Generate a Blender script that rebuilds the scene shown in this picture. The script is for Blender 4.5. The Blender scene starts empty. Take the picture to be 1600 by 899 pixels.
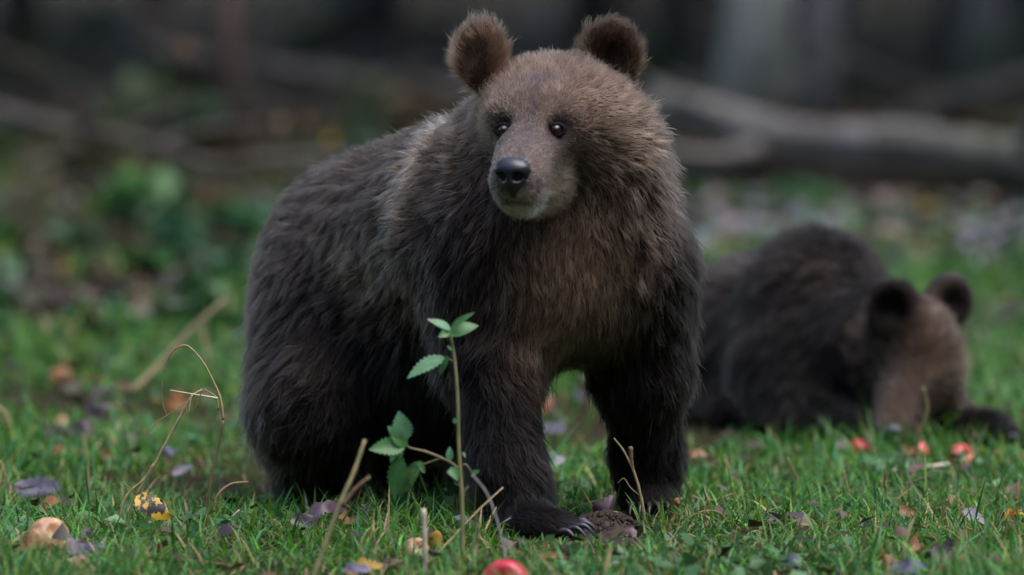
import bpy, math, random
import numpy as np
from mathutils import Vector, Matrix, kdtree, noise as mnoise

S = bpy.context.scene
COL = S.collection
RNG = np.random.default_rng(11)
random.seed(5)

# ------------------------------------------------------------------ camera
CAM_D, CAM_H, FPX = 12.0, 1.3, 12000.0
PITCH = math.radians(4.438)
cam_data = bpy.data.cameras.new('camera')
cam_data.sensor_width = 36.0
cam_data.lens = FPX * 36.0 / 1600.0
cam_data.clip_start = 0.5
cam_data.clip_end = 600.0
cam_data.dof.use_dof = True
cam_data.dof.focus_distance = 11.93
cam_data.dof.aperture_fstop = cam_data.lens / 1000.0 / 0.118
cam_data.dof.aperture_blades = 0
cam = bpy.data.objects.new('camera', cam_data)
COL.objects.link(cam)
cam.location = (0.0, -CAM_D, CAM_H)
cam.rotation_euler = (math.pi / 2 - PITCH, 0, 0)
S.camera = cam

# ------------------------------------------------------------------ sky, sun, exposure
SUN_EL, SUN_AZ = math.radians(70), math.radians(115)     # azimuth clockwise from +Y (north)
world = bpy.data.worlds.new('World')
S.world = world
world.use_nodes = True
wn = world.node_tree
wn.nodes.clear()
sky = wn.nodes.new('ShaderNodeTexSky')
sky.sky_type = 'NISHITA'
sky.sun_disc = False
sky.sun_elevation = SUN_EL
sky.sun_rotation = SUN_AZ
sky.air_density = 1.0
sky.dust_density = 2.0
sky.ozone_density = 1.0
wb = wn.nodes.new('ShaderNodeBackground')
wb.inputs['Strength'].default_value = 0.15
wo = wn.nodes.new('ShaderNodeOutputWorld')
wn.links.new(sky.outputs[0], wb.inputs[0])
wn.links.new(wb.outputs[0], wo.inputs[0])
sun_data = bpy.data.lights.new('sun', 'SUN')
sun_data.energy = 1.5
sun_data.angle = math.radians(60)
sun_data.color = (1.0, 0.97, 0.94)
sun = bpy.data.objects.new('sun', sun_data)
COL.objects.link(sun)
sd = Vector((math.sin(SUN_AZ) * math.cos(SUN_EL), math.cos(SUN_AZ) * math.cos(SUN_EL), math.sin(SUN_EL)))
sun.location = sd * 40
sun.rotation_euler = sd.to_track_quat('Z', 'Y').to_euler()
S.view_settings.view_transform = 'Standard'
S.view_settings.look = 'None'
S.view_settings.gamma = 1.0
S.view_settings.use_curve_mapping = False
S.view_settings.exposure = 1.33
S.cycles.use_denoising = True
S.cycles.max_bounces = 6
S.cycles.transparent_max_bounces = 8
S.cycles_curves.shape = 'RIBBONS'

# ------------------------------------------------------------------ helpers
_ct, _st = math.cos(PITCH), math.sin(PITCH)
def at(px, py, Y):
    """the place in the world at depth Y that was measured at (px, py) in the photograph"""
    a, b = px - 800.0, 449.5 - py
    d = np.array([a, FPX * _ct + b * _st, -FPX * _st + b * _ct])
    return np.array([0.0, -CAM_D, CAM_H]) + d * ((Y + CAM_D) / d[1])

def ground_at(px, py):
    """the spot on the flat ground measured at (px, py)"""
    a, b = px - 800.0, 449.5 - py
    d = np.array([a, FPX * _ct + b * _st, -FPX * _st + b * _ct])
    p = np.array([0.0, -CAM_D, CAM_H]) + d * (CAM_H / -d[2])
    return p

def tag(o, label=None, cat=None, group=None, kind=None):
    if label: o['label'] = label
    if cat: o['category'] = cat
    if group: o['group'] = group
    if kind: o['kind'] = kind
    return o

def empty(name, loc, rz=0.0):
    o = bpy.data.objects.new(name, None)
    o.empty_display_size = 0.05
    COL.objects.link(o)
    o.location = [float(c) for c in loc]
    o.rotation_euler = (0, 0, rz)
    return o

def mesh_np(name, V, F, mat=None, smooth=True, parent=None, origin=None, attrs=None):
    """V (n,3) world coordinates, F (m,k) faces -> one mesh object"""
    V = np.asarray(V, dtype=np.float32)
    if origin is not None:
        V = V - np.asarray(origin, dtype=np.float32)
    me = bpy.data.meshes.new(name)
    if isinstance(F, np.ndarray):
        k = F.shape[1]
        me.vertices.add(len(V)); me.vertices.foreach_set('co', V.ravel())
        me.loops.add(F.size); me.loops.foreach_set('vertex_index', F.astype(np.int32).ravel())
        me.polygons.add(len(F)); me.polygons.foreach_set('loop_start', np.arange(0, F.size, k, dtype=np.int32))
        me.update(calc_edges=True)
    else:
        me.from_pydata(V.tolist(), [], F)
    if smooth:
        me.polygons.foreach_set('use_smooth', np.ones(len(me.polygons), dtype=bool))
    for an, arr in (attrs or {}).items():
        a = me.attributes.new(an, 'FLOAT_COLOR', 'POINT')
        a.data.foreach_set('color', np.asarray(arr, dtype=np.float32).ravel())
    me.validate()
    if mat: me.materials.append(mat)
    o = bpy.data.objects.new(name, me)
    COL.objects.link(o)
    if parent is not None:
        o.parent = parent
    elif origin is not None:
        o.location = [float(c) for c in origin]
    return o

def new_mat(name):
    m = bpy.data.materials.new(name)
    m.use_nodes = True
    nt = m.node_tree
    return m, nt, nt.nodes['Principled BSDF']

def simple_mat(name, col, rough=0.6, var=0.25, scale=30.0, spec=0.4, bump=0.0, col2=None, trans=0.0, detail=4):
    """colour with noise mottling; var = brightness swing, col2 = second colour of the mottling"""
    m, nt, b = new_mat(name)
    N, L = nt.nodes, nt.links
    tc = N.new('ShaderNodeTexCoord')
    nz = N.new('ShaderNodeTexNoise'); nz.inputs['Scale'].default_value = scale; nz.inputs['Detail'].default_value = detail
    L.new(tc.outputs['Object'], nz.inputs['Vector'])
    rp = N.new('ShaderNodeValToRGB')
    rp.color_ramp.elements[0].position = 0.35; rp.color_ramp.elements[1].position = 0.65
    c = np.array(col); c2 = np.array(col2) if col2 is not None else c * (1 + var)
    c1 = c * (1 - var) if col2 is None else c
    rp.color_ramp.elements[0].color = (*c1, 1); rp.color_ramp.elements[1].color = (*c2, 1)
    L.new(nz.outputs['Fac'], rp.inputs[0]); L.new(rp.outputs[0], b.inputs['Base Color'])
    b.inputs['Roughness'].default_value = rough
    b.inputs['Specular IOR Level'].default_value = spec
    if bump:
        bp = N.new('ShaderNodeBump'); bp.inputs['Strength'].default_value = bump; bp.inputs['Distance'].default_value = 0.01
        L.new(nz.outputs['Fac'], bp.inputs['Height']); L.new(bp.outputs[0], b.inputs['Normal'])
    if trans:
        tr = N.new('ShaderNodeBsdfTranslucent'); L.new(rp.outputs[0], tr.inputs['Color'])
        mx = N.new('ShaderNodeMixShader'); mx.inputs[0].default_value = trans
        out = N['Material Output']
        L.new(b.outputs[0], mx.inputs[1]); L.new(tr.outputs[0], mx.inputs[2]); L.new(mx.outputs[0], out.inputs[0])
    return m

# sum-of-sines noise, vectorised
_nr = np.random.default_rng(77)
_NW = [(_nr.normal(size=(3,)), _nr.uniform(0, 6.28)) for _ in range(60)]
def vnoise(p, freq, seed=0, n=10):
    out = np.zeros(len(p))
    for i in range(n):
        w, ph = _NW[(seed * 7 + i) % 60]
        w = w / np.linalg.norm(w)
        out += np.sin((p @ w) * freq * (0.6 + 0.09 * ((i * 7 + seed * 3) % 10)) + ph + seed)
    return out / math.sqrt(n)

def norm(v):
    return v / np.maximum(np.linalg.norm(v, axis=-1, keepdims=True), 1e-9)

# ------------------------------------------------------------------ implicit bodies
def rotz(a):
    c, s = math.cos(a), math.sin(a)
    return np.array([[c, -s, 0], [s, c, 0], [0, 0, 1.0]])
def rotx(a):
    c, s = math.cos(a), math.sin(a)
    return np.array([[1.0, 0, 0], [0, c, -s], [0, s, c]])
def roty(a):
    c, s = math.cos(a), math.sin(a)
    return np.array([[c, 0, s], [0, 1.0, 0], [-s, 0, c]])

def sd_ell(p, c, r, R=None):
    q = p - np.asarray(c, dtype=p.dtype)
    if R is not None: q = q @ R.astype(p.dtype)
    r = np.asarray(r, dtype=p.dtype)
    k0 = np.sqrt(((q / r) ** 2).sum(-1)); k1 = np.sqrt(((q / (r * r)) ** 2).sum(-1))
    return k0 * (k0 - 1) / np.maximum(k1, 1e-6)
def sd_cone(p, a, b, ra, rb):
    a = np.asarray(a, dtype=p.dtype); b = np.asarray(b, dtype=p.dtype)
    ba = b - a; pa = p - a
    h = np.clip((pa @ ba) / (ba @ ba), 0, 1)
    return np.sqrt(((pa - h[..., None] * ba) ** 2).sum(-1)) - (ra + (rb - ra) * h)
def smin(a, b, k):
    h = np.clip(0.5 + 0.5 * (b - a) / k, 0, 1)
    return b * (1 - h) + a * h - k * h * (1 - h)

class Prim:
    """one lump of the body: ellipsoid (c, r, R) or tapered limb (a, b, ra, rb), its blend, fur colour, fur length and lie"""
    def __init__(s, kind, args, k=0.05, col=(.05, .035, .028), ln=0.04, flow=(0, 0, -1), sub=False, lift=0.5, tip=1.5):
        s.kind, s.args, s.k, s.col, s.ln, s.flow, s.sub, s.lift, s.tip = kind, args, k, col, ln, flow, sub, lift, tip
    def d(s, p):
        return sd_ell(p, *s.args) if s.kind == 'e' else sd_cone(p, *s.args)

def sdf(prims, p):
    d = None
    for pr in prims:
        q = pr.d(p)
        if d is None: d = q
        elif pr.sub: d = -smin(-d, q, pr.k)
        else: d = smin(d, q, pr.k)
    return d

def surface_nets(fn, lo, hi, h):
    lo = np.asarray(lo, dtype=np.float64); n = np.ceil((np.asarray(hi) - lo) / h).astype(int) + 1
    # coarse pass finds the blocks near the surface, the fine pass only looks there
    D = np.full(n, 1.0, dtype=np.float32)
    B = 8
    nb = (n + B - 1) // B
    g = np.stack(np.meshgrid(*[(np.arange(m) + 0.5) * B * h + lo[i] for i, m in enumerate(nb)], indexing='ij'), -1).reshape(-1, 3)
    dc = fn(g.astype(np.float32))
    near = np.abs(dc) < B * h * 1.25
    idx = np.argwhere(np.ones(nb, dtype=bool))
    inside = dc < 0
    for bi, nr_, ins in zip(idx, near, inside):
        s = bi * B
        if not nr_ and ins:
            D[s[0]:s[0]+B, s[1]:s[1]+B, s[2]:s[2]+B] = -1.0
    nbk = idx[near]
    off = np.stack(np.meshgrid(*[np.arange(B)] * 3, indexing='ij'), -1).reshape(-1, 3)
    allv = (nbk[:, None, :] * B + off[None]).reshape(-1, 3)
    allv = allv[(allv < n).all(1)]
    for s in range(0, len(allv), 400000):
        a = allv[s:s+400000]
        D[a[:, 0], a[:, 1], a[:, 2]] = fn((a * h + lo).astype(np.float32))
    sg = D < 0
    cs = [sg[i:n[0]-1+i, j:n[1]-1+j, k:n[2]-1+k] for i in (0, 1) for j in (0, 1) for k in (0, 1)]
    cnt = sum(c.astype(np.int8) for c in cs)
    act = (cnt > 0) & (cnt < 8)
    cells = np.argwhere(act)
    vid = np.full(act.shape, -1, dtype=np.int64); vid[act] = np.arange(len(cells))
    corner = [(i, j, k) for i in (0, 1) for j in (0, 1) for k in (0, 1)]
    acc = np.zeros((len(cells), 3)); num = np.zeros(len(cells))
    for a in range(8):
        for b in range(a + 1, 8):
            ca, cb = np.array(corner[a]), np.array(corner[b])
            if np.abs(ca - cb).sum() != 1: continue
            pa, pb = cells + ca, cells + cb
            va = D[pa[:, 0], pa[:, 1], pa[:, 2]]; vb = D[pb[:, 0], pb[:, 1], pb[:, 2]]
            m = (va < 0) != (vb < 0)
            t = np.where(m, va / np.where(m, va - vb, 1), 0)
            pt = pa + (cb - ca) * t[:, None]
            acc[m] += pt[m]; num[m] += 1
    V = acc / num[:, None] * h + lo
    F = []
    for ax in range(3):
        e1 = [0, 0, 0]; e1[ax] = 1
        A = sg[:n[0]-e1[0], :n[1]-e1[1], :n[2]-e1[2]]; Bb = sg[e1[0]:, e1[1]:, e1[2]:]
        for flip in (False, True):
            ed = np.argwhere((A & ~Bb) if not flip else (~A & Bb))
            u, v = [(1, 2), (2, 0), (0, 1)][ax]
            ed = ed[(ed[:, u] > 0) & (ed[:, v] > 0)]
            ed = ed[(ed[:, u] < n[u]-1) & (ed[:, v] < n[v]-1)]
            q = []
            for du, dv in ((1, 1), (0, 1), (0, 0), (1, 0)):
                c = ed.copy(); c[:, u] -= du; c[:, v] -= dv
                q.append(vid[c[:, 0], c[:, 1], c[:, 2]])
            q = np.stack(q, 1)
            F.append(q if not flip else q[:, ::-1])
    F = np.concatenate(F)
    F = F[(F >= 0).all(1)]
    return V, F

def sdf_grad(fn, p, e=0.004):
    g = np.zeros_like(p)
    for i in range(3):
        o = np.zeros(3); o[i] = e
        g[:, i] = fn(p + o) - fn(p - o)
    return norm(g)

def hit(fn, px, py, Y0=-0.6, Y1=1.2):
    """first point of the implicit body on the line of sight through (px, py)"""
    Y = Y0
    while Y < Y1:
        p = at(px, py, Y)
        d = float(fn(p[None])[0])
        if d < 0.0005: return p
        Y += max(d * 0.7, 0.0005)
    return at(px, py, 0.0)

# ------------------------------------------------------------------ the standing bear: lumps of the body
FWD = np.array([.6, -.8, 0.0]); SIDE = np.array([-.8, -.6, 0.0])      # the bear's forward and right
YAW = math.atan2(-.8, .6)                                              # local x = forward
RB = rotz(YAW)
HY = rotz(math.atan2(-0.94, -0.34))                                    # head: local x = where the muzzle points

C_BODY = (.042, .027, .0195); C_DARK = (.0065, .0048, .0042); C_HEAD = (.108, .069, .048); C_CHEST = (.062, .038, .026)
C_RUMP = (.034, .022, .017); C_EAR = (.085, .049, .032); C_NECK = (.036, .0235, .0175)

BACK = tuple(-FWD * .9 + np.array([0, 0, -.75]))
def E(px, py, Y, r, R=RB, **kw): return Prim('e', (at(px, py, Y), r, R), **kw)
def K(p0, p1, ra, rb, **kw): return Prim('c', (at(*p0), at(*p1), ra, rb), **kw)

bear = [
    # torso (r: forward, sideways, up)
    E(590, 440, .42, (.205, .185, .205), k=.08, col=C_RUMP, ln=.0235, flow=BACK, lift=.58),
    E(690, 400, .26, (.20, .175, .195), k=.10, col=C_BODY, ln=.0235, flow=BACK, lift=.58),
    E(745, 350, .12, (.15, .155, .165), k=.10, col=C_BODY, ln=.0235, flow=BACK, lift=.58),
    E(872, 408, .02, (.145, .155, .160), k=.09, col=C_CHEST, ln=.020, flow=(0.0, -.3, -1), lift=.6),
    E(690, 575, .24, (.20, .13, .125), k=.08, col=C_DARK, ln=.045, flow=(0, .2, -1), lift=.3),
    # hind legs
    K((528, 510, .36), (497, 630, .26), .135, .108, k=.05, col=(.022, .0155, .0125), ln=.040, flow=(-.25, .2, -1), lift=.3),
    K((497, 640, .27), (492, 735, .36), .094, .056, k=.05, col=C_DARK, ln=.034, flow=(-.1, .1, -1), lift=.25),
    K((492, 735, .36), (515, 768, .30), .056, .042, k=.05, col=C_DARK, ln=.022, flow=(.1, -.4, -1), lift=.25),
    K((660, 520, .52), (640, 640, .46), .13, .105, k=.07, col=C_DARK, ln=.029, flow=(0, .2, -1), lift=.3),
    K((640, 640, .46), (640, 725, .52), .095, .068, k=.05, col=C_DARK, ln=.03, flow=(0, .1, -1), lift=.25),
    K((640, 725, .52), (668, 748, .44), .064, .045, k=.04, col=C_DARK, ln=.02, flow=(.1, -.4, -1), lift=.25),
    # fore legs
    K((775, 420, -.01), (765, 555, -.05), .116, .086, k=.07, col=(.011, .008, .0068), ln=.030, flow=(-.15, .1, -1), lift=.35),
    K((772, 590, -.085), (795, 745, -.15), .064, .049, k=.032, col=C_DARK, ln=.029, flow=(.05, .0, -1), lift=.25),
    K((795, 745, -.15), (822, 808, -.19), .048, .042, k=.05, col=C_DARK, ln=.022, flow=(.4, -.3, -1), lift=.22),
    E(850, 823, -.25, (.062, .046, .028), R=rotz(math.atan2(-.55, .83)), k=.03, col=C_DARK, ln=.014, flow=(.8, -.5, -.3), lift=.25),
    K((985, 425, .07), (1003, 570, .10), .105, .076, k=.07, col=(.011, .008, .0068), ln=.030, flow=(.1, 0, -1), lift=.4),
    K((1002, 595, .085), (1012, 720, .12), .063, .046, k=.04, col=C_DARK, ln=.029, flow=(0, 0, -1), lift=.3),
    K((1012, 720, .14), (1012, 768, .13), .044, .040, k=.05, col=C_DARK, ln=.022, flow=(0, -.3, -1), lift=.22),
    E(1014, 785, .09, (.050, .040, .024), R=rotz(math.atan2(-.95, .1)), k=.03, col=C_DARK, ln=.014, flow=(0, -1, -.3), lift=.25),
    # neck and ruff
    K((850, 350, .05), (872, 240, -.025), .148, .122, k=.09, col=C_NECK, ln=.022, flow=(.1, .35, -1), lift=.65),
    E(935, 300, .0, (.10, .10, .12), k=.07, col=C_NECK, ln=.032, flow=(.45, .3, -1), lift=.8),
    # head (r: forward, sideways, up)
    E(868, 182, -.095, (.102, .120, .093), R=HY, k=.06, col=C_HEAD, ln=.020, flow='head', lift=.75),
    E(838, 186, -.18, (.055, .078, .050), R=HY, k=.05, col=C_HEAD, ln=.011, flow='head', lift=.5),
    E(942, 225, -.045, (.080, .072, .074), R=HY, k=.06, col=C_HEAD, ln=.030, flow='head', lift=.75),
    E(764, 234, .02, (.080, .052, .078), R=HY, k=.05, col=(.100, .061, .040), ln=.024, flow='head', lift=.7),
    K((836, 214, -.185), (808, 280, -.328), .054, .042, k=.026, col=(.105, .078, .070), ln=.007, flow='head', lift=.3),
    K((850, 288, -.19), (815, 306, -.312), .044, .027, k=.03, col=(.16, .125, .095), ln=.019, flow='head', lift=.4),
]
def ear(px, py, Y, yaw, tilt, col):
    R = rotz(yaw) @ roty(tilt)
    c = at(px, py, Y)
    f = R @ np.array([1.0, 0, 0])
    bear.append(Prim('e', (c, (.027, .046, .052), R), k=.035, col=col, ln=.021, flow='ear', lift=.8))
    bear.append(Prim('e', (c + f * .036, (.022, .030, .031), R), k=.02, col=col, ln=.017, flow='ear', sub=True))
    return c + f * .022
EAR_R = ear(750, 84, -.05, math.atan2(-.75, -.66), -.15, C_EAR)
EAR_L = ear(953, 86, -.03, math.atan2(-.97, .10), -.1, (.030, .016, .010))
bear_fn = lambda p: sdf(bear, p)
bear += [E(790, 180, -.185, (.018, .024, .013), R=HY, k=.02, col=C_HEAD, ln=.012, flow='head', lift=.5), E(872, 180, -.165, (.020, .026, .014), R=HY, k=.02, col=C_HEAD, ln=.012, flow='head', lift=.5)]   # brow ridges
EYE_A, EYE_B = hit(bear_fn, 783, 198), hit(bear_fn, 873, 200)
for e in (EYE_A, EYE_B):                                               # eye sockets
    bear.append(Prim('e', (e + sdf_grad(lambda p: sdf(bear[:len(bear)], p), e[None])[0] * .006, (.019, .017, .013)), k=.018, sub=True))
N_HAIR = 240000

# ------------------------------------------------------------------ fur
def fur_material(name):
    m = bpy.data.materials.new(name); m.use_nodes = True
    nt = m.node_tree; N, L = nt.nodes, nt.links
    N.remove(N['Principled BSDF'])
    h = N.new('ShaderNodeBsdfHairPrincipled'); h.parametrization = 'COLOR'
    a = N.new('ShaderNodeAttribute'); a.attribute_name = 'fur_colour'
    t = N.new('ShaderNodeAttribute'); t.attribute_name = 'tip_colour'
    hi = N.new('ShaderNodeHairInfo')
    mx = N.new('ShaderNodeMix'); mx.data_type = 'RGBA'
    pw = N.new('ShaderNodeMath'); pw.operation = 'POWER'; pw.inputs[1].default_value = 1.3
    L.new(hi.outputs['Intercept'], pw.inputs[0]); L.new(pw.outputs[0], mx.inputs[0])
    L.new(a.outputs['Color'], mx.inputs[6]); L.new(t.outputs['Color'], mx.inputs[7])
    L.new(mx.outputs[2], h.inputs['Color'])
    h.inputs['Roughness'].default_value = 0.42
    h.inputs['Radial Roughness'].default_value = 0.55
    h.inputs['Random Roughness'].default_value = 0.2
    h.inputs['Coat'].default_value = 0.0
    h.inputs['IOR'].default_value = 1.21
    L.new(h.outputs[0], N['Material Output'].inputs[0])
    return m
def skin_material(name):
    m, nt, b = new_mat(name)
    a = nt.nodes.new('ShaderNodeAttribute'); a.attribute_name = 'fur_colour'
    nt.links.new(a.outputs['Color'], b.inputs['Base Color'])
    b.inputs['Roughness'].default_value = 0.9; b.inputs['Specular IOR Level'].default_value = 0.1
    return m
FUR = fur_material('bear fur'); SKIN = skin_material('bear under fur')

def field(prims, p, nose, ears):
    """colour, fur length, lie and lift at points of the skin, blended between the lumps"""
    W = 0; col = 0; ln = 0; lift = 0; flow = 0
    for pr in prims:
        if pr.sub: continue
        w = np.exp(-np.maximum(pr.d(p), 0) / 0.013)[:, None] + 1e-9
        if pr.kind == 'e' and pr.flow == 'ear': w = w * 6
        if isinstance(pr.flow, str):
            if pr.flow == 'head': fl = norm(p - nose) + np.array([0, .15, -.1])
            else: fl = norm(p - (pr.args[0] - np.array([0, 0, .055])))
        else: fl = norm(np.array(pr.flow, dtype=float))[None]
        W = W + w; col = col + w * np.array(pr.col); ln = ln + w * pr.ln; lift = lift + w * pr.lift; flow = flow + w * fl
    return col / W, (ln / W)[:, 0], flow / W, (lift / W)[:, 0]

def grow_strand(p, n, flow, L, lift, K, droop):
    t = norm(flow - (flow * n).sum(1, keepdims=True) * n)
    P = [p]; cur = p
    for i in range(1, K):
        s = i / (K - 1)
        d = norm(n * (lift * (1.25 - 0.9 * s))[:, None] + t + np.array([0, 0, -1.0]) * (droop * s)[:, None])
        cur = cur + d * (L / (K - 1))[:, None]
        P.append(cur)
    return np.stack(P, 1)

def build_fur(name, prims, fn, V, F, parent, n_hair, n_clump, nose, ears, paint, skip, rad=1.0, K=6, seed=3, clump_amt=.95, tip_sheen=1.0):
    rng = np.random.default_rng(seed)
    T = np.concatenate([F[:, [0, 1, 2]], F[:, [0, 2, 3]]])
    a, b, c = V[T[:, 0]], V[T[:, 1]], V[T[:, 2]]
    area = np.linalg.norm(np.cross(b - a, c - a), axis=1) * .5
    cen = (a + b + c) / 3
    _, tl, _, _ = field(prims, cen, nose, ears)
    dens = area * np.clip(.036 / tl, .7, 3.2) * np.where(cen[:, 2] < .012, .05, 1)
    cdf = np.cumsum(dens); cdf /= cdf[-1]
    def sample(m):
        i = np.searchsorted(cdf, rng.random(m)); u, v = rng.random(m), rng.random(m)
        f = u + v > 1; u[f], v[f] = 1 - u[f], 1 - v[f]
        i = np.minimum(i, len(T) - 1)
        return a[i] + (b[i] - a[i]) * u[:, None] + (c[i] - a[i]) * v[:, None]
    def prep(p):
        n = sdf_grad(fn, p)
        col, ln, flow, lift = field(prims, p, nose, ears)
        wob = np.stack([vnoise(p, 34, 1), vnoise(p, 34, 2), vnoise(p, 34, 3)], 1) * .26 \
            + np.stack([vnoise(p, 85, 4), vnoise(p, 85, 5), vnoise(p, 85, 6)], 1) * .24
        flow = norm(flow) + wob
        col, ln = paint(p, n, col, ln)
        # the coat lies in ripples: locks stand up and part in waves across the lie of the fur
        rip = vnoise(p, 380, 7, 14) * np.clip((ln - .016) / .008, 0, 1)
        lift = lift * np.clip(1 + .55 * rip, .3, 2.2); ln = ln * np.clip(1 + .20 * rip, .6, 1.5)
        col = col * np.clip(1 + .34 * rip, .4, 2.0)[:, None]
        return n, col, ln, flow, lift
    cp = sample(n_clump)
    cn, cc, cl, cf, cli = prep(cp)
    cstr = grow_strand(cp, cn, cf, cl * rng.uniform(.85, 1.25, n_clump), cli * rng.uniform(.5, 2.0, n_clump), K, np.full(n_clump, .35))
    cbr = np.clip(rng.lognormal(0, .26, n_clump), .5, 2.0)
    p = sample(n_hair)
    p = p[~skip(p)]
    n_hair = len(p)
    n, col, ln, flow, lift = prep(p)
    flow = flow + rng.normal(0, .30, p.shape)
    L = ln * rng.uniform(.55, 1.15, n_hair)
    stray = rng.random(n_hair) < .05
    L = np.where(stray, L * 1.25, L); lift = np.where(stray, lift * 1.5, lift)
    st = grow_strand(p, n, flow, L, lift * rng.uniform(.6, 1.5, n_hair), K, np.full(n_hair, .35))
    tree = kdtree.KDTree(n_clump)
    for i, q in enumerate(cp): tree.insert(q, i)
    tree.balance()
    near = np.fromiter((tree.find(q)[1] for q in p), dtype=np.int64, count=n_hair)
    # locks join in twos and threes into coarser tufts
    big = rng.choice(n_clump, n_clump // 5, replace=False)
    bt = kdtree.KDTree(len(big))
    for i, j in enumerate(big): bt.insert(cp[j], int(j))
    bt.balance()
    bn = np.fromiter((bt.find(q)[1] for q in cp), dtype=np.int64, count=n_clump)
    sk = np.linspace(0, 1, K)[None, :, None]
    wb = (.5 * np.clip((cl - .016) / .01, 0, 1))[:, None, None] * sk
    cstr = cstr * (1 - wb) + (cstr[bn] + (cp - cp[bn])[:, None, :] * (1 - .6 * sk)) * wb
    cbr = cbr * (.75 + .25 * cbr[bn] ** 1.0)
    amt = np.where(stray, .25, 1) * clump_amt * np.sqrt(rng.uniform(.1, 1.0, n_hair)) * np.clip((ln - .008) / .016, 0, 1)
    s = np.linspace(0, 1, K)[None, :, None]
    target = cstr[near] + (p - cp[near])[:, None, :] * (1 - .75 * s)
    # keep each hair's own length: a long lock must not stretch a short hair
    target = p[:, None, :] + (target - p[:, None, :]) * np.clip(L / np.maximum(cl[near], 1e-4), .3, 1.3)[:, None, None]
    w = amt[:, None, None] * s ** .7
    st = st * (1 - w) + target * w
    # stray wave along the hair
    st += (rng.normal(0, 1, (n_hair, 1, 3)) * s ** 2) * (L * .12)[:, None, None]
    st[:, :, 2] = np.maximum(st[:, :, 2], .004)
    br = cbr[near] * rng.normal(1, .16, n_hair)
    col = np.clip(col * br[:, None], .004, .8)
    long_ = np.clip((ln - .012) / .03, 0, 1)[:, None]
    tipm = (1.15 + 1.1 * long_ * rng.random((n_hair, 1)) ** 1.5)
    tip = np.clip(col * tipm, 0, .8)
    dark_ = np.clip(1 - col.mean(1, keepdims=True) / .06, 0, 1) * np.clip((col.mean(1, keepdims=True) - .012) / .012, 0, 1)
    tip = tip + dark_ * long_ * tip_sheen * .6 * np.array([.050, .041, .040]) * rng.random((n_hair, 1)) ** 2      # sky sheen painted into the guard hair tips
    root = col * (1 - .68 * long_)
    r0 = rad * .00042 * np.clip(ln / .03, .55, 1.1) * rng.uniform(.7, 1.2, n_hair)
    prof = np.array([.9, 1, .95, .8, .55, .12]) if K == 6 else np.linspace(1, .15, K)
    org = np.array(parent.location)
    cu = bpy.data.hair_curves.new(name)
    cu.add_curves([K] * n_hair)
    cu.attributes['position'].data.foreach_set('vector', (st - org).astype(np.float32).ravel())
    ra = cu.attributes.get('radius') or cu.attributes.new('radius', 'FLOAT', 'POINT')
    ra.data.foreach_set('value', (r0[:, None] * prof[None]).astype(np.float32).ravel())
    for an, arr in (('fur_colour', root), ('tip_colour', tip)):
        at_ = cu.attributes.new(an, 'FLOAT_COLOR', 'CURVE')
        at_.data.foreach_set('color', np.concatenate([arr, np.ones((n_hair, 1))], 1).astype(np.float32).ravel())
    cu.materials.append(FUR)
    o = bpy.data.objects.new(name, cu); COL.objects.link(o); o.parent = parent
    return o

def body_mesh(prims, fn, lo, hi, h, parent, nose, ears, paint):
    V, F = surface_nets(fn, lo, hi, h)
    n = sdf_grad(fn, V)
    col, ln, _, _ = field(prims, V, nose, ears)
    col, ln = paint(V, n, col, ln)
    # pull the skin in a little so that the fur stands over it
    o = mesh_np('body', V, F, SKIN, parent=parent, origin=parent.location, attrs={'fur_colour': np.concatenate([col * .6, np.ones((len(V), 1))], 1)})
    return o, V, F

def ball(name, c, r, mat, parent, seg=24, rings=16, R=None):
    V, F = [], []
    for i in range(rings + 1):
        th = math.pi * i / rings
        for j in range(seg):
            ph = 2 * math.pi * j / seg
            V.append((math.sin(th) * math.cos(ph), math.sin(th) * math.sin(ph), math.cos(th)))
    for i in range(rings):
        for j in range(seg):
            F.append((i * seg + j, (i + 1) * seg + j, (i + 1) * seg + (j + 1) % seg, i * seg + (j + 1) % seg))
    V = np.array(V) * np.asarray(r)
    if R is not None: V = V @ R.T
    return mesh_np(name, V + c, np.array(F), mat, parent=parent, origin=parent_origin(parent))
def parent_origin(p):
    o = np.zeros(3)
    while p is not None:
        o = o + np.array(p.location); p = p.parent
    return o

def tube(pts, rads, seg=8, cap=True):
    pts = np.asarray(pts, dtype=float); n = len(pts)
    T = np.gradient(pts, axis=0); T = norm(T)
    up = np.array([0, 0, 1.0]) if abs(T[0][2]) < .9 else np.array([1.0, 0, 0])
    V = []; F = []
    u = norm(np.cross(T[0], up))
    for i in range(n):
        u = norm(u - (u @ T[i]) * T[i]); v = np.cross(T[i], u)
        for j in range(seg):
            a = 2 * math.pi * j / seg
            V.append(pts[i] + rads[i] * (math.cos(a) * u + math.sin(a) * v))
    for i in range(n - 1):
        for j in range(seg):
            F.append((i * seg + j, i * seg + (j + 1) % seg, (i + 1) * seg + (j + 1) % seg, (i + 1) * seg + j))
    if cap:
        F.append(tuple(range(seg))[::-1]); F.append(tuple((n - 1) * seg + j for j in range(seg)))
    return np.array(V), F
def spline(pts, n):
    """Catmull-Rom through the points"""
    P = np.asarray(pts, dtype=float); m = len(P)
    Q = np.vstack([2 * P[0] - P[1], P, 2 * P[-1] - P[-2]])
    out = []
    for t in np.linspace(0, m - 1, n):
        i = min(int(t), m - 2); f = t - i
        a, b, c, d = Q[i], Q[i + 1], Q[i + 2], Q[i + 3]
        out.append(.5 * ((2 * b) + (c - a) * f + (2 * a - 5 * b + 4 * c - d) * f * f + (3 * b - a - 3 * c + d) * f ** 3))
    return np.array(out)

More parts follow.
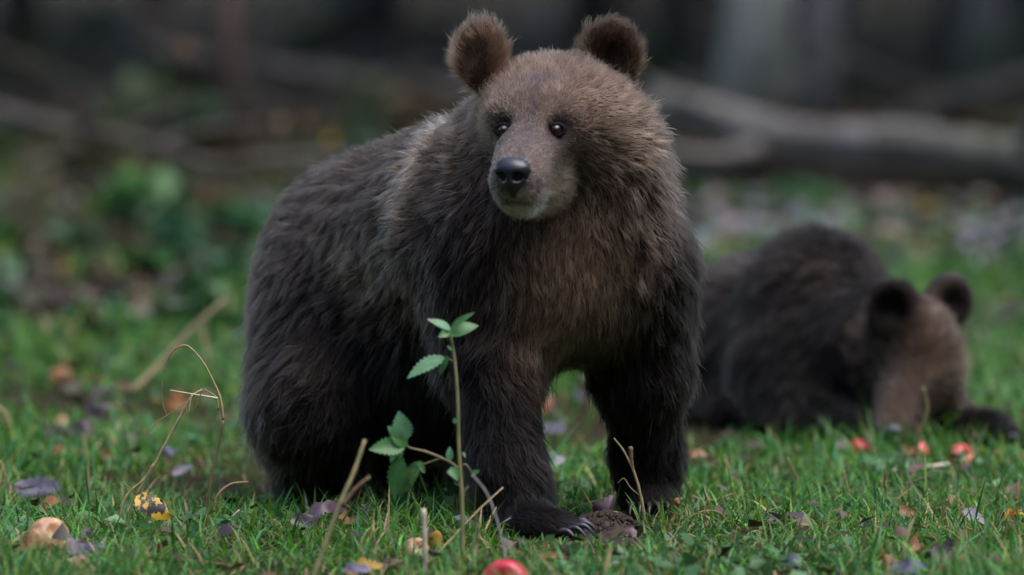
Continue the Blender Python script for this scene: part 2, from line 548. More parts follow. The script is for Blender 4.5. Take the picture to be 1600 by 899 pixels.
EYE_MAT, _nt, _b = new_mat('bear eye')
_b.inputs['Base Color'].default_value = (.026, .012, .006, 1); _b.inputs['Roughness'].default_value = .05; _b.inputs['Specular IOR Level'].default_value = .6
LID_MAT = simple_mat('bear eyelid skin', (.010, .0075, .0085), rough=.8, var=.2, scale=200, spec=.1)
CLAW_MAT = simple_mat('bear claw horn', (.035, .032, .042), rough=.28, var=.4, scale=60)
NOSE_MAT, _nt, _b = new_mat('bear nose leather')
_b.inputs['Base Color'].default_value = (.018, .017, .022, 1); _b.inputs['Roughness'].default_value = .30
_vo = _nt.nodes.new('ShaderNodeTexVoronoi'); _vo.inputs['Scale'].default_value = 420
_tc = _nt.nodes.new('ShaderNodeTexCoord'); _nt.links.new(_tc.outputs['Object'], _vo.inputs['Vector'])
_bp = _nt.nodes.new('ShaderNodeBump'); _bp.inputs['Strength'].default_value = .35; _bp.inputs['Distance'].default_value = .001
_nt.links.new(_vo.outputs['Distance'], _bp.inputs['Height']); _nt.links.new(_bp.outputs[0], _b.inputs['Normal'])

def make_claw(base, d, parent, L=.034, r=.0055):
    d = norm(np.asarray(d, dtype=float))
    pts = [base + d * L * t + np.array([0, 0, .010 * math.sin(t * 2.2) - .024 * t * t]) for t in np.linspace(0, 1, 8)]
    rad = [r * (1 - .88 * (t ** 1.3)) for t in np.linspace(0, 1, 8)]
    V, F = tube(pts, rad, 8)
    V[:, 2] = np.maximum(V[:, 2], .003)
    return mesh_np('claw', V, F, CLAW_MAT, parent=parent, origin=parent_origin(parent))

def nose_pad(c, fwd, parent, s=1.0):
    """wide leather pad with two comma nostrils and a cleft down to the lip"""
    f = norm(np.asarray(fwd, dtype=float)); r = norm(np.cross(f, [0, 0, 1.0])); u = np.cross(r, f)
    R = np.stack([f, r, u], 1)
    pr = [Prim('e', (np.array([0, 0, .004]) * s, np.array([.020, .0275, .017]) * s), k=.01),
          Prim('e', (np.array([.000, 0, -.012]) * s, np.array([.017, .017, .017]) * s), k=.012),
          Prim('c', (np.array([.010, 0, -.014]) * s, np.array([.004, 0, -.034]) * s, .006 * s, .004 * s), k=.010)]
    for sg in (-1, 1):
        pr.append(Prim('e', (np.array([.020, sg * .0125, -.004]) * s, np.array([.017, .0085, .0078]) * s), k=.004, sub=True))
        pr.append(Prim('e', (np.array([.012, sg * .024, -.007]) * s, np.array([.012, .008, .0034]) * s), k=.003, sub=True))
    pr.append(Prim('c', (np.array([.023, 0, .004]) * s, np.array([.020, 0, -.036]) * s, .0016 * s, .0016 * s), k=.003, sub=True))
    V, F = surface_nets(lambda p: sdf(pr, p), (-.03 * s, -.04 * s, -.05 * s), (.035 * s, .04 * s, .035 * s), .0016 * s)
    return mesh_np('nose', V @ R.T + c, F, NOSE_MAT, parent=parent, origin=parent_origin(parent))

def make_eye(c, out, parent, r=.0115):
    e = ball('eye', c, r, EYE_MAT, parent)
    out = norm(out)
    u = norm(np.array([0, 0, 1.0]) - out[2] * out); v = np.cross(out, u)
    pts = [c + out * r * (.42 + .10 * max(0, math.sin(a))) + (math.cos(a) * v * 1.15 + math.sin(a) * u * (.82 if math.sin(a) < 0 else .74)) * r for a in np.linspace(0, 2 * math.pi, 33)]
    V, F = tube(pts, [r * .34] * 33, 8, cap=False)
    co = ball('cornea', c + out * r * .52, r * .58, EYE_MAT, e)
    mesh_np('eyelid', V, F, LID_MAT, parent=e, origin=parent_origin(parent))
    return e

# ---- markings of the standing bear
HF = norm(np.array([-.34, -.94, -.10]))
NOSE = hit(bear_fn, 799, 274)
ears_dark = (EAR_L, EAR_L + np.array([.0, 0, -.03]), EAR_R + np.array([.030, 0, -.028]))
BROWS = [hit(bear_fn, x, y) for x, y in ((793, 176), (858, 182))]; PADS = [hit(bear_fn, x, y) for x, y in ((850, 262), (858, 285), (785, 235))]
BRIDGE = spline([hit(bear_fn, x, y) for x, y in ((836, 150), (830, 185), (822, 215), (812, 240))], 14)
FOREHEAD = hit(bear_fn, 838, 125)
CHIN = hit(bear_fn, 812, 325); CHIN2 = hit(bear_fn, 842, 323); LIP = hit(bear_fn, 868, 305)
BAND = spline([hit(bear_fn, x, y) for x, y in ((690, 195), (650, 240), (624, 305), (610, 365), (603, 410))], 24)
SPOTS = [hit(bear_fn, x, y) for x, y in ((545, 420), (560, 460), (535, 390), (580, 440))]
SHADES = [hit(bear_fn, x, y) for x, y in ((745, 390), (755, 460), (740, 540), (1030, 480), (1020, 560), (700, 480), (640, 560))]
CHEST = hit(bear_fn, 880, 455); CHEST2 = hit(bear_fn, 870, 530); THROAT = hit(bear_fn, 880, 365)
MOUTH = spline([hit(bear_fn, x, y) for x, y in ((790, 316), (812, 318), (840, 318), (866, 312))], 12)
def g(p, c, s): return np.exp(-((p - c) ** 2).sum(1) / (2 * s * s))[:, None]
def dpoly(p, line): return np.sqrt(((p[:, None, :] - line[None]) ** 2).sum(2)).min(1)
def mixc(col, c, w): return col * (1 - w) + np.array(c) * w
def paint_standing(p, n, col, ln):
    p = np.asarray(p, dtype=np.float64)
    col = col * (1 + .16 * vnoise(p, 22, 8)[:, None])
    col = mixc(col, (.25, .185, .135), np.clip(np.exp(-(dpoly(p, BAND) / .022) ** 2), 0, 1)[:, None] * .85)
    for s in SPOTS: col = mixc(col, (.13, .09, .055), g(p, s, .016) * .6)
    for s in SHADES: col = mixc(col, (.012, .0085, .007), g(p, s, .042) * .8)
    col = mixc(col, (.185, .110, .070), np.clip(g(p, CHEST, .058) + g(p, THROAT, .06) * .6 + g(p, CHEST2, .04) * .6, 0, .92))
    col = mixc(col, (.060, .048, .052), g(p, FOREHEAD, .020) * .7)
    for s_ in BROWS: col = mixc(col, (.24, .165, .115), g(p, s_, .010) * .75)
    col = mixc(col, (.058, .044, .046), np.exp(-(dpoly(p, BRIDGE) / .010) ** 2)[:, None] * .6)
    for s_ in PADS: col = mixc(col, (.20, .135, .098), g(p, s_, .016) * .65)
    dn = np.linalg.norm(p - NOSE, axis=1)[:, None]
    col = mixc(col, (.040, .029, .033), np.clip(g(p, EYE_A, .0145) * 1.4 + g(p, EYE_B, .0145) * 1.4, 0, .92))
    col = mixc(col, (.045, .036, .036), np.clip(1.2 - dn / .032, 0, 1) * .75)
    col = mixc(col, (.64, .47, .42), np.clip(g(p, CHIN, .018) + g(p, CHIN2, .018), 0, 1) * .97)
    col = mixc(col, (.26, .19, .11), g(p, LIP, .016) * .7)
    for s_ in ears_dark: col = mixc(col, (.018, .010, .007), g(p, s_, .020) * .85)
    mo = np.clip(1.4 - dpoly(p, MOUTH) / .0075, 0, 1)[:, None]
    col = mixc(col, (.02, .014, .013), mo * .85)
    de = np.minimum(np.linalg.norm(p - EYE_A, axis=1), np.linalg.norm(p - EYE_B, axis=1))
    ln = ln * np.clip(.28 + de / .075, .28, 1)
    return np.maximum(col, .004), ln
def skip_standing(p):
    de = np.minimum(np.linalg.norm(p - EYE_A, axis=1), np.linalg.norm(p - EYE_B, axis=1))
    return (de < .0150) | (dpoly(p, MOUTH) < .0028) | (np.linalg.norm(p - NOSE, axis=1) < .019)

for a_, b_ in zip(MOUTH[:-1], MOUTH[1:]): bear.append(Prim('c', (a_, b_, .0035, .0035), k=.006, sub=True))      # the line of the lips
BEAR = empty('bear', (0.0, .15, 0.0))
tag(BEAR, 'brown bear cub standing on the grass with its head raised and ears up', 'bear', 'bear cubs in the clearing')
EARS = (EAR_R, EAR_L)
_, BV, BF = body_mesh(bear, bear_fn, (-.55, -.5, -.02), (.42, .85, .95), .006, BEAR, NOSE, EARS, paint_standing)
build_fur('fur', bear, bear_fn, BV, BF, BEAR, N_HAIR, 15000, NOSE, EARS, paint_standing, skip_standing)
for e in (EYE_A, EYE_B):
    nn = sdf_grad(bear_fn, e[None])[0]
    make_eye(e - nn * .0105, norm(nn * .6 + HF * .8), BEAR, r=.0112)
nose_pad(NOSE - HF * .006 + np.array([0, 0, .004]), norm(HF + np.array([0, 0, -.06])), BEAR, s=1.07)
for i, (px, py, Y) in enumerate(((874, 832, -.310), (888, 828, -.300), (899, 824, -.285), (903, 820, -.265), (898, 816, -.245))):
    make_claw(at(px, py, Y), (.80 + .04 * i, -.5 + .1 * i, -.05), BEAR)
for px in (988, 1001, 1014, 1027, 1040):
    make_claw(at(px, 790, .05), ((px - 1014) * .006, -1, -.05), BEAR)
for px in (505, 520, 535, 548):
    make_claw(at(px, 776, .265), (.35 + (px - 520) * .006, -.8, -.05), BEAR, L=.026)

# ------------------------------------------------------------------ ground
def ground_z(x, y):
    p = np.stack([np.asarray(x, dtype=float), np.asarray(y, dtype=float), np.zeros_like(np.asarray(x, dtype=float))], 1)
    z = .006 * vnoise(p, 5.0, 2) + .003 * vnoise(p, 17.0, 3)
    far = np.clip((p[:, 1] - 5) / 6, 0, 1)
    return z * (1 + 2.5 * far) - .006
def gz(x, y): return float(ground_z(np.array([x]), np.array([y]))[0])

def attr_mat(name, rough=.5, trans=.3, spec=.4, bump=0.0, attr='tint'):
    """colour from the piece's own tint"""
    m, nt, b = new_mat(name); N, L = nt.nodes, nt.links
    a = N.new('ShaderNodeAttribute'); a.attribute_name = attr
    L.new(a.outputs['Color'], b.inputs['Base Color'])
    b.inputs['Roughness'].default_value = rough; b.inputs['Specular IOR Level'].default_value = spec
    if trans:
        t = N.new('ShaderNodeBsdfTranslucent'); L.new(a.outputs['Color'], t.inputs['Color'])
        mx = N.new('ShaderNodeMixShader'); mx.inputs[0].default_value = trans
        L.new(b.outputs[0], mx.inputs[1]); L.new(t.outputs[0], mx.inputs[2]); L.new(mx.outputs[0], N['Material Output'].inputs[0])
    return m

def ground_material():
    m, nt, b = new_mat('forest floor'); N, L = nt.nodes, nt.links
    tc = N.new('ShaderNodeTexCoord')
    n1 = N.new('ShaderNodeTexNoise'); n1.inputs['Scale'].default_value = 2.2; n1.inputs['Detail'].default_value = 6
    n2 = N.new('ShaderNodeTexNoise'); n2.inputs['Scale'].default_value = 40; n2.inputs['Detail'].default_value = 8
    for n in (n1, n2): L.new(tc.outputs['Object'], n.inputs['Vector'])
    r1 = N.new('ShaderNodeValToRGB'); e = r1.color_ramp.elements
    e[0].position = .42; e[0].color = (.026, .017, .011, 1); e[1].position = .60; e[1].color = (.030, .036, .011, 1)
    r2 = N.new('ShaderNodeValToRGB'); e = r2.color_ramp.elements
    e[0].position = .30; e[0].color = (.35, .32, .30, 1); e[1].position = .72; e[1].color = (1.5, 1.4, 1.3, 1)
    L.new(n1.outputs['Fac'], r1.inputs[0]); L.new(n2.outputs['Fac'], r2.inputs[0])
    mx = N.new('ShaderNodeMix'); mx.data_type = 'RGBA'; mx.blend_type = 'MULTIPLY'; mx.inputs[0].default_value = 1
    L.new(r1.outputs[0], mx.inputs[6]); L.new(r2.outputs[0], mx.inputs[7]); L.new(mx.outputs[2], b.inputs['Base Color'])
    bp = N.new('ShaderNodeBump'); bp.inputs['Strength'].default_value = .8; bp.inputs['Distance'].default_value = .02
    L.new(n2.outputs['Fac'], bp.inputs['Height']); L.new(bp.outputs[0], b.inputs['Normal'])
    b.inputs['Roughness'].default_value = .95; b.inputs['Specular IOR Level'].default_value = .1
    return m

def axis(segments):
    out = []
    for a, b, st in segments: out += list(np.arange(a, b, st))
    return np.array(out + [segments[-1][1]])
gx = axis([(-150, -10, 10), (-10, -3, .5), (-3, 3, .06), (3, 10, .5), (10, 150, 10)])
gy = axis([(-60, -4, 4), (-4, -1.2, .2), (-1.2, 3, .06), (3, 12, .2), (12, 40, 1), (40, 250, 10)])
GX, GY = np.meshgrid(gx, gy, indexing='ij')
gV = np.stack([GX.ravel(), GY.ravel(), ground_z(GX.ravel(), GY.ravel())], 1)
ni, nj = len(gx), len(gy)
I, J = np.meshgrid(np.arange(ni - 1), np.arange(nj - 1), indexing='ij'); I, J = I.ravel(), J.ravel()
gF = np.stack([I * nj + J, (I + 1) * nj + J, (I + 1) * nj + J + 1, I * nj + J + 1], 1)
tag(mesh_np('ground', gV, gF, ground_material()), kind='structure')

# ------------------------------------------------------------------ grass: nobody could count the blades
PAWS = [(at(850, 823, -.25)[0], -.25, .080), (at(822, 808, -.19)[0], -.19, .06), (at(1014, 785, .10)[0], .10, .07), (at(510, 768, .32)[0], .32, .09), (at(655, 748, .47)[0], .47, .09)]
MOUND = ground_at(950, 832)
def grass_blades(rng, x, y, length, width, tint):
    n = len(x); K = 4
    z = ground_z(x, y)
    az = rng.uniform(0, 2 * np.pi, n); lean = np.abs(rng.normal(.5, .5, n)); bend = rng.uniform(.2, 2.1, n)
    wdir = az + rng.uniform(-.6, .6, n) + np.pi / 2
    P = np.stack([x, y, z - .004], 1); V = []
    for k in range(K + 1):
        s = k / K
        th = lean + bend * s
        if k: P = P + np.stack([np.sin(th) * np.cos(az), np.sin(th) * np.sin(az), np.maximum(np.cos(th), -.35)], 1) * (length / K)[:, None]
        P[:, 2] = np.maximum(P[:, 2], z - .002)
        w = width * (1 - s ** 2.2) * (.75 + .6 * s * (1 - s))
        wd = np.stack([np.cos(wdir), np.sin(wdir), np.zeros(n)], 1)
        V.append(P - wd * w[:, None] / 2)
        if k < K: V.append(P + wd * w[:, None] / 2)
    V = np.stack(V, 1); m = V.shape[1]
    base = (np.arange(n) * m)[:, None]
    T = []
    for k in range(K - 1):
        T += [[2 * k, 2 * k + 1, 2 * k + 3], [2 * k, 2 * k + 3, 2 * k + 2]]
    T.append([2 * (K - 1), 2 * (K - 1) + 1, 2 * K])
    F = (base[:, :, None] + np.array(T)[None]).reshape(-1, 3)
    shade = np.repeat(tint[:, None, :], m, 1)
    return V.reshape(-1, 3), F, shade.reshape(-1, 3)

def grass_tint(rng, x, y, straw):
    n = len(x)
    p = np.stack([x, y, np.zeros(n)], 1)
    v = vnoise(p, 9, 4)
    base = np.array([.052, .165, .019]) * rng.lognormal(0, .38, n)[:, None]
    blue = np.array([.042, .155, .052]) * rng.lognormal(0, .38, n)[:, None]
    yel = np.array([.115, .205, .022]) * rng.lognormal(0, .22, n)[:, None]
    c = np.where((rng.random(n) < .32)[:, None], blue, base)
    c = np.where((rng.random(n) < .16 + .06 * v)[:, None], yel, c)
    dry = np.array([.30, .22, .11]) * rng.lognormal(0, .3, n)[:, None]
    return np.where((rng.random(n) < straw)[:, None], dry, c)

def make_grass():
    rng = np.random.default_rng(21)
    VV, FF, CC = [], [], []; off = 0
    for (y0, y1, dens, l0, l1, w0, w1, straw) in ((-1.5, .55, 14000, .020, .070, .0018, .0062, .13), (.55, 1.6, 9000, .026, .085, .003, .0065, .08),
                                                 (1.6, 4.2, 3800, .03, .085, .004, .008, .05), (4.2, 9.0, 2000, .03, .09, .007, .012, .10)):
        half = .0667 * (12 + y1) + .75
        n = int(dens * (y1 - y0) * 2 * half)
        x = rng.uniform(-half, half, n); y = rng.uniform(y0, y1, n)
        p = np.stack([x, y, np.zeros(n)], 1)
        patch = vnoise(p, 4.5, 1) + .7 * vnoise(p, 13, 5)
        thin = np.clip(.76 + .40 * patch, .06, 1)
        # the lawn gives way to bare litter on the left and towards the fallen trunks
        edge = 4.7 + 1.2 * np.clip(x, -1.5, 2.2) + .5 * vnoise(p, 2.4, 6)
        thin *= np.clip(1 - (y - edge) / 1.6, .12, 1)
        keep = rng.random(n) < thin
        for (qx, qy, r) in PAWS: keep &= (x - qx) ** 2 + (y - qy) ** 2 > (r * rng.uniform(.8, 1.1, n)) ** 2
        keep &= ((x - MOUND[0]) / .085) ** 2 + ((y - MOUND[1]) / .24) ** 2 > rng.uniform(.3, 1.5, n)
        x, y, patch = x[keep], y[keep], patch[keep]; n = len(x)
        ln = rng.uniform(l0, l1, n) * (1 + .36 * np.clip(patch, -1.5, 1.5)) * np.where(rng.random(n) < .05, 1.6, 1)
        ln *= np.where(((x - .07) / .13) ** 2 + ((y + .44) / .24) ** 2 < 1, .45, 1)      # trodden before the forepaw
        for (cx, cy, cr) in CLEAR:                       # pressed down where things lie
            d2 = ((x - cx) / (cr * 1.1)) ** 2 + ((y - cy + cr * 1.2) / (cr * 2.2 + .03)) ** 2
            ln = np.where(d2 < 1, np.minimum(ln, .012 + .018 * d2 * rng.uniform(.4, 1, n)), ln)
        V, F, C = grass_blades(rng, x, y, ln, rng.uniform(w0, w1, n), grass_tint(rng, x, y, straw))
        VV.append(V); FF.append(F + off); CC.append(C); off += len(V)
    V, F, C = np.concatenate(VV), np.concatenate(FF), np.concatenate(CC)
    o = mesh_np('grass', V, F, attr_mat('grass blades', rough=.42, trans=.35, spec=.28), attrs={'tint': np.concatenate([C, np.ones((len(C), 1))], 1)})
    tag(o, 'short green grass of the clearing with some dry blades', 'grass', kind='stuff')
    print('grass tris', len(F))
CLEAR = []

# ------------------------------------------------------------------ small ground cover: clover and herb leaves among the grass
def leaf_quads(rng, c, size, tint, flat=.35, long_=1.5):
    """bent four-corner leaves at points c"""
    n = len(c)
    az = rng.uniform(0, 2 * np.pi, n); el = rng.normal(0, flat, n); ro = rng.normal(0, flat, n)
    u = np.stack([np.cos(az) * np.cos(el), np.sin(az) * np.cos(el), np.sin(el)], 1)
    h = np.stack([-np.sin(az), np.cos(az), np.zeros(n)], 1)
    nn = np.cross(u, h); v = h * np.cos(ro)[:, None] + nn * np.sin(ro)[:, None]; w = np.cross(u, v)
    s = size[:, None]
    cup = rng.uniform(-.25, .25, n)[:, None] * s
    V = np.stack([c - u * s * long_ / 2, c - u * s * .1 + v * s / 2 + w * cup, c + u * s * long_ / 2, c - u * s * .1 - v * s / 2 + w * cup], 1)
    F = (np.arange(n) * 4)[:, None, None] + np.array([[0, 1, 2], [0, 2, 3]])[None]
    return V.reshape(-1, 3), F.reshape(-1, 3), np.repeat(tint, 4, 0)
LEAFY = attr_mat('herb leaves', rough=.42, trans=.3)
LITTER = attr_mat('leaf litter', rough=.45, trans=.1, spec=.4)

def litter_layer():
    rng = np.random.default_rng(4)
    X, Y = [], []
    for (y0, y1, dens) in ((-1.2, 1.2, 105), (1.2, 3.5, 120), (3.5, 9, 270), (9, 20, 120), (20, 34, 45)):
        half = .0667 * (12 + y1) + 1.0 + (2.6 if y1 > 2 else 0)
        n = int(dens * (y1 - y0) * 2 * half); X.append(rng.uniform(-half, half, n)); Y.append(rng.uniform(y0, y1, n))
    x, y = np.concatenate(X), np.concatenate(Y); n = len(x)
    p = np.stack([x, y, np.zeros(n)], 1)
    keep = rng.random(n) < np.clip(.55 + .5 * vnoise(p, 3, 9), .1, 1)
    x, y, p = x[keep], y[keep], p[keep]; n = len(x)
    pal = np.array([[.055, .032, .018], [.035, .022, .015], [.10, .055, .028], [.16, .085, .03], [.05, .038, .042], [.11, .10, .125], [.20, .13, .045], [.13, .075, .06]])
    c = pal[rng.choice(len(pal), n, p=[.26, .26, .13, .05, .16, .05, .02, .07])] * .8 * rng.lognormal(0, .25, n)[:, None]
    # sky reflection on wet leaves, painted as pale tints by the right-hand trunk
    strip = (y > 5.2) & (y < 8.2) & (x > .3)
    pale = np.array([[.22, .21, .27], [.24, .17, .16], [.20, .15, .09], [.16, .16, .22]])[rng.integers(0, 4, n)]
    c = np.where((strip & (rng.random(n) < .6))[:, None], pale, c)
    size = rng.uniform(.022, .055, n) * np.where(y < 1.2, .6, 1)
    ctr = np.stack([x, y, ground_z(x, y) + rng.uniform(.006, .022, n) + np.where(y < 1.5, .012, 0)], 1)
    V, F, C = leaf_quads(rng, ctr, size, c, flat=.38)
    tag(mesh_np('leaf_litter', V, F, LITTER, attrs={'tint': np.concatenate([C, np.ones((len(C), 1))], 1)}, smooth=False),
        'scattered brown fallen leaves on the forest floor, some tinted pale as sky reflection', 'leaf litter', kind='stuff')
    # clover and small herbs in the lawn
    n = 11000; y = rng.uniform(-1.3, 5.5, n) ; x = rng.uniform(-1, 1, n) * (.0667 * (12 + y) + .6)
    p = np.stack([x, y, np.zeros(n)], 1)
    k = vnoise(p, 7, 3) > .35
    for (qx, qy, r) in PAWS: k &= (x - qx) ** 2 + (y - qy) ** 2 > r * r
    x, y = x[k], y[k]; n = len(x)
    c = np.array([.06, .15, .05]) * rng.lognormal(0, .25, n)[:, None]
    V, F, C = leaf_quads(rng, np.stack([x, y, ground_z(x, y) + rng.uniform(.01, .035, n)], 1), rng.uniform(.008, .026, n), c, flat=.5, long_=1.4)
    tag(mesh_np('clover', V, F, LEAFY, attrs={'tint': np.concatenate([C, np.ones((len(C), 1))], 1)}, smooth=False),
        'small clover leaves growing between the grass blades', 'clover', kind='stuff')
litter_layer()

# ------------------------------------------------------------------ forest
def bark_mat(name, c1, c2, scale=9, bump=.8, moss=0.0):
    m, nt, b = new_mat(name); N, L = nt.nodes, nt.links
    tc = N.new('ShaderNodeTexCoord'); mp = N.new('ShaderNodeMapping'); mp.inputs['Scale'].default_value = (1, 1, .25)
    L.new(tc.outputs['Object'], mp.inputs['Vector'])
    n = N.new('ShaderNodeTexNoise'); n.inputs['Scale'].default_value = scale * 3; n.inputs['Detail'].default_value = 8; n.inputs['Roughness'].default_value = .65
    L.new(mp.outputs[0], n.inputs['Vector'])
    r = N.new('ShaderNodeValToRGB'); e = r.color_ramp.elements
    e[0].position = .36; e[0].color = (*c1, 1); e[1].position = .64; e[1].color = (*c2, 1)
    L.new(n.outputs['Fac'], r.inputs[0])
    last = r.outputs[0]
    if moss:
        n2 = N.new('ShaderNodeTexNoise'); n2.inputs['Scale'].default_value = 3; L.new(tc.outputs['Object'], n2.inputs['Vector'])
        rr = N.new('ShaderNodeValToRGB'); rr.color_ramp.elements[0].position = .5; rr.color_ramp.elements[1].position = .65
        mx = N.new('ShaderNodeMix'); mx.data_type = 'RGBA'; mx.inputs[7].default_value = (.04, .05, .015, 1)
        mu = N.new('ShaderNodeMath'); mu.operation = 'MULTIPLY'; mu.inputs[1].default_value = moss
        L.new(n2.outputs['Fac'], rr.inputs[0]); L.new(rr.outputs[0], mu.inputs[0]); L.new(mu.outputs[0], mx.inputs[0]); L.new(last, mx.inputs[6]); last = mx.outputs[2]
    L.new(last, b.inputs['Base Color'])
    bp = N.new('ShaderNodeBump'); bp.inputs['Strength'].default_value = bump; bp.inputs['Distance'].default_value = .02
    L.new(n.outputs['Fac'], bp.inputs['Height']); L.new(bp.outputs[0], b.inputs['Normal'])
    b.inputs['Roughness'].default_value = .85
    return m
BARK = {'straw': bark_mat('bleached stick', (.14, .11, .05), (.26, .21, .11)), 'rotten': bark_mat('gap shade bark', (.008, .006, .005), (.022, .017, .012), moss=.1), 'pale': bark_mat('pale mossy bark', (.34, .32, .25), (.62, .59, .50), moss=.2), 'dark': bark_mat('dark bark', (.035, .029, .029), (.085, .072, .070)),  # the near-black bark is for the added log that plays the shade gap
        'grey': bark_mat('grey bark', (.17, .16, .145), (.34, .32, .30), moss=.2), 'red': bark_mat('reddish bark', (.10, .062, .048), (.20, .13, .10)),
        'log': bark_mat('weathered log', (.055, .046, .036), (.19, .175, .165), scale=6, moss=.4), 'stick': bark_mat('dead branch', (.036, .029, .023), (.095, .082, .070), scale=10)}

def rough_tube(pts, rads, seg=14, amp=.12, seed=0):
    V, F = tube(pts, rads, seg)
    n = len(pts)
    k = np.repeat(np.asarray(pts), seg, 0); r = np.repeat(np.asarray(rads), seg)
    d = V - k
    V = k + d * (1 + amp * vnoise(V, 12, seed % 6) + amp * .5 * vnoise(V, 40, (seed + 2) % 6))[:, None]
    return V, F

def tree(x, y, r, bark, label, group=None, lean=(0, 0), h=9.0, crown=True, seed=0):
    rng = np.random.default_rng(100 + seed)
    z0 = gz(x, y) - .1
    T = empty('tree', (x, y, z0))
    zz = np.linspace(0, 1, 14)
    pts = np.stack([x + lean[0] * h * zz + .12 * np.sin(zz * 5 + seed), y + lean[1] * h * zz, z0 + h * zz], 1)
    rad = r * (1 - .75 * zz) * (1 + .55 * np.exp(-zz * h / .25))
    V, F = rough_tube(pts, rad, 14, .07, seed)
    mesh_np('trunk', V, F, BARK[bark], parent=T, origin=T.location)
    if r < .4:
        for k in range(6 if crown else 4):
            s = rng.uniform(.42, .95); i = int(s * 13); a = rng.uniform(0, 6.28)
            b0 = pts[i]; b1 = b0 + np.array([math.cos(a), math.sin(a), .45]) * rng.uniform(.9, 1.8)
            V, F = tube(spline([b0, (b0 + b1) / 2 + [0, 0, .12], b1], 6), np.linspace(r * .3, r * .07, 6), 6)
            mesh_np('limb', V, F, BARK[bark], parent=T, origin=T.location)
    if crown:
        n = 3000
        ncl = 60
        cc = pts[-1] * 0 + np.stack([rng.normal(0, 1.0, ncl), rng.normal(0, 1.0, ncl), rng.uniform(-.55 * h + 0, .12 * h, ncl)], 1) + np.array([pts[-3][0], pts[-3][1], z0 + h * .95])
        c = cc[rng.integers(0, ncl, n)] + rng.normal(0, .30, (n, 3))
        col = np.array([.06, .085, .022]) * rng.lognormal(0, .3, n)[:, None]
        V, F, C = leaf_quads(rng, c, rng.uniform(.09, .17, n), col, flat=.7)
        mesh_np('crown', V, F, LEAFY, parent=T, origin=T.location, smooth=False, attrs={'tint': np.concatenate([C, np.ones((len(C), 1))], 1)})
    tag(T, label, 'tree', group)
    return T

def tree_px(px, py, wpx, bark, label, lean=(0, 0), seed=0, **kw):
    p = ground_at(px, py); sc = FPX / (p[1] + CAM_D)
    tree(p[0], p[1], wpx / 2 / sc, bark, label, lean=lean, seed=seed, crown=seed % 2 == 0, **kw)
tree_px(1128, 165, 92, 'pale', 'thick pale mossy tree trunk behind the left end of the big log', (.02, 0), 1)
tree_px(1205, 150, 62, 'dark', 'dark straight tree trunk right beside the pale mossy one', (.01, 0), 2)
tree_px(1262, 130, 36, 'grey', 'slim grey tree trunk between two dark trunks behind the log', (.02, 0), 3)
tree_px(1318, 175, 46, 'grey', 'leaning grey tree trunk behind the middle of the big log', (.08, .02), 4)
tree_px(1352, 150, 26, 'dark', 'thin dark trunk leaning beside the leaning grey trunk', (.09, .02), 5)
tree_px(1545, 120, 60, 'grey', 'grey tree trunk slanting behind the far right end of the log', (-.06, .02), 6)
tree_px(1450, 90, 46, 'dark', 'dark tree trunk in the gloom behind the slanting dead pole', (.0, 0), 7)
tree_px(1630, 60, 70, 'dark', 'broad dark tree at the edge of the wood behind the log', (.0, 0), 8)
tree_px(345, 232, 34, 'red', 'slender reddish tree trunk rising behind the low dead branch', (.005, 0), 9)
tree_px(278, 110, 40, 'red', 'reddish brown trunk standing behind the thin fallen trunk', (0, 0), 10)
tree_px(80, 70, 46, 'dark', 'dark trunk deep in the wood over the green herbs', (.01, 0), 11)
tree_px(600, 55, 44, 'dark', 'dark trunk behind the raised ear of the standing bear', (.01, 0), 12)
tree_px(490, 40, 30, 'grey', 'thin grey trunk behind the thin fallen trunk', (-.01, 0), 13)
tree_px(880, 60, 60, 'dark', 'dark trunk directly behind the head of the standing bear', (.0, 0), 14)
tree_px(1030, 90, 40, 'dark', 'narrow dark trunk beside the thick pale mossy trunk', (.0, 0), 15)
_r = np.random.default_rng(9)
for i in range(30):
    y = _r.uniform(16, 40); half = .0667 * (12 + y) + 3.0
    tree(_r.uniform(-half, half), y, _r.uniform(.06, .14), ('dark', 'grey', 'dark', 'red')[i % 4], 'tree of the dark wood behind the clearing', 'trees of the wood', (_r.normal(0, .02), 0), seed=30 + i, crown=(i % 3 == 0))
for i, (x, y) in enumerate(((-5.0, 7.5), (-3.4, 11.5), (-6.2, 3.2), (6.6, 9.5), (7.5, 4.5), (3.6, 14), (-2.5, 13.5), (1.6, 15.5), (-6, 12), (7, 13))):
    tree(x, y, .13, 'dark', 'tree at the rim of the clearing with a wide crown', 'trees round the clearing', seed=70 + i, h=8.5)

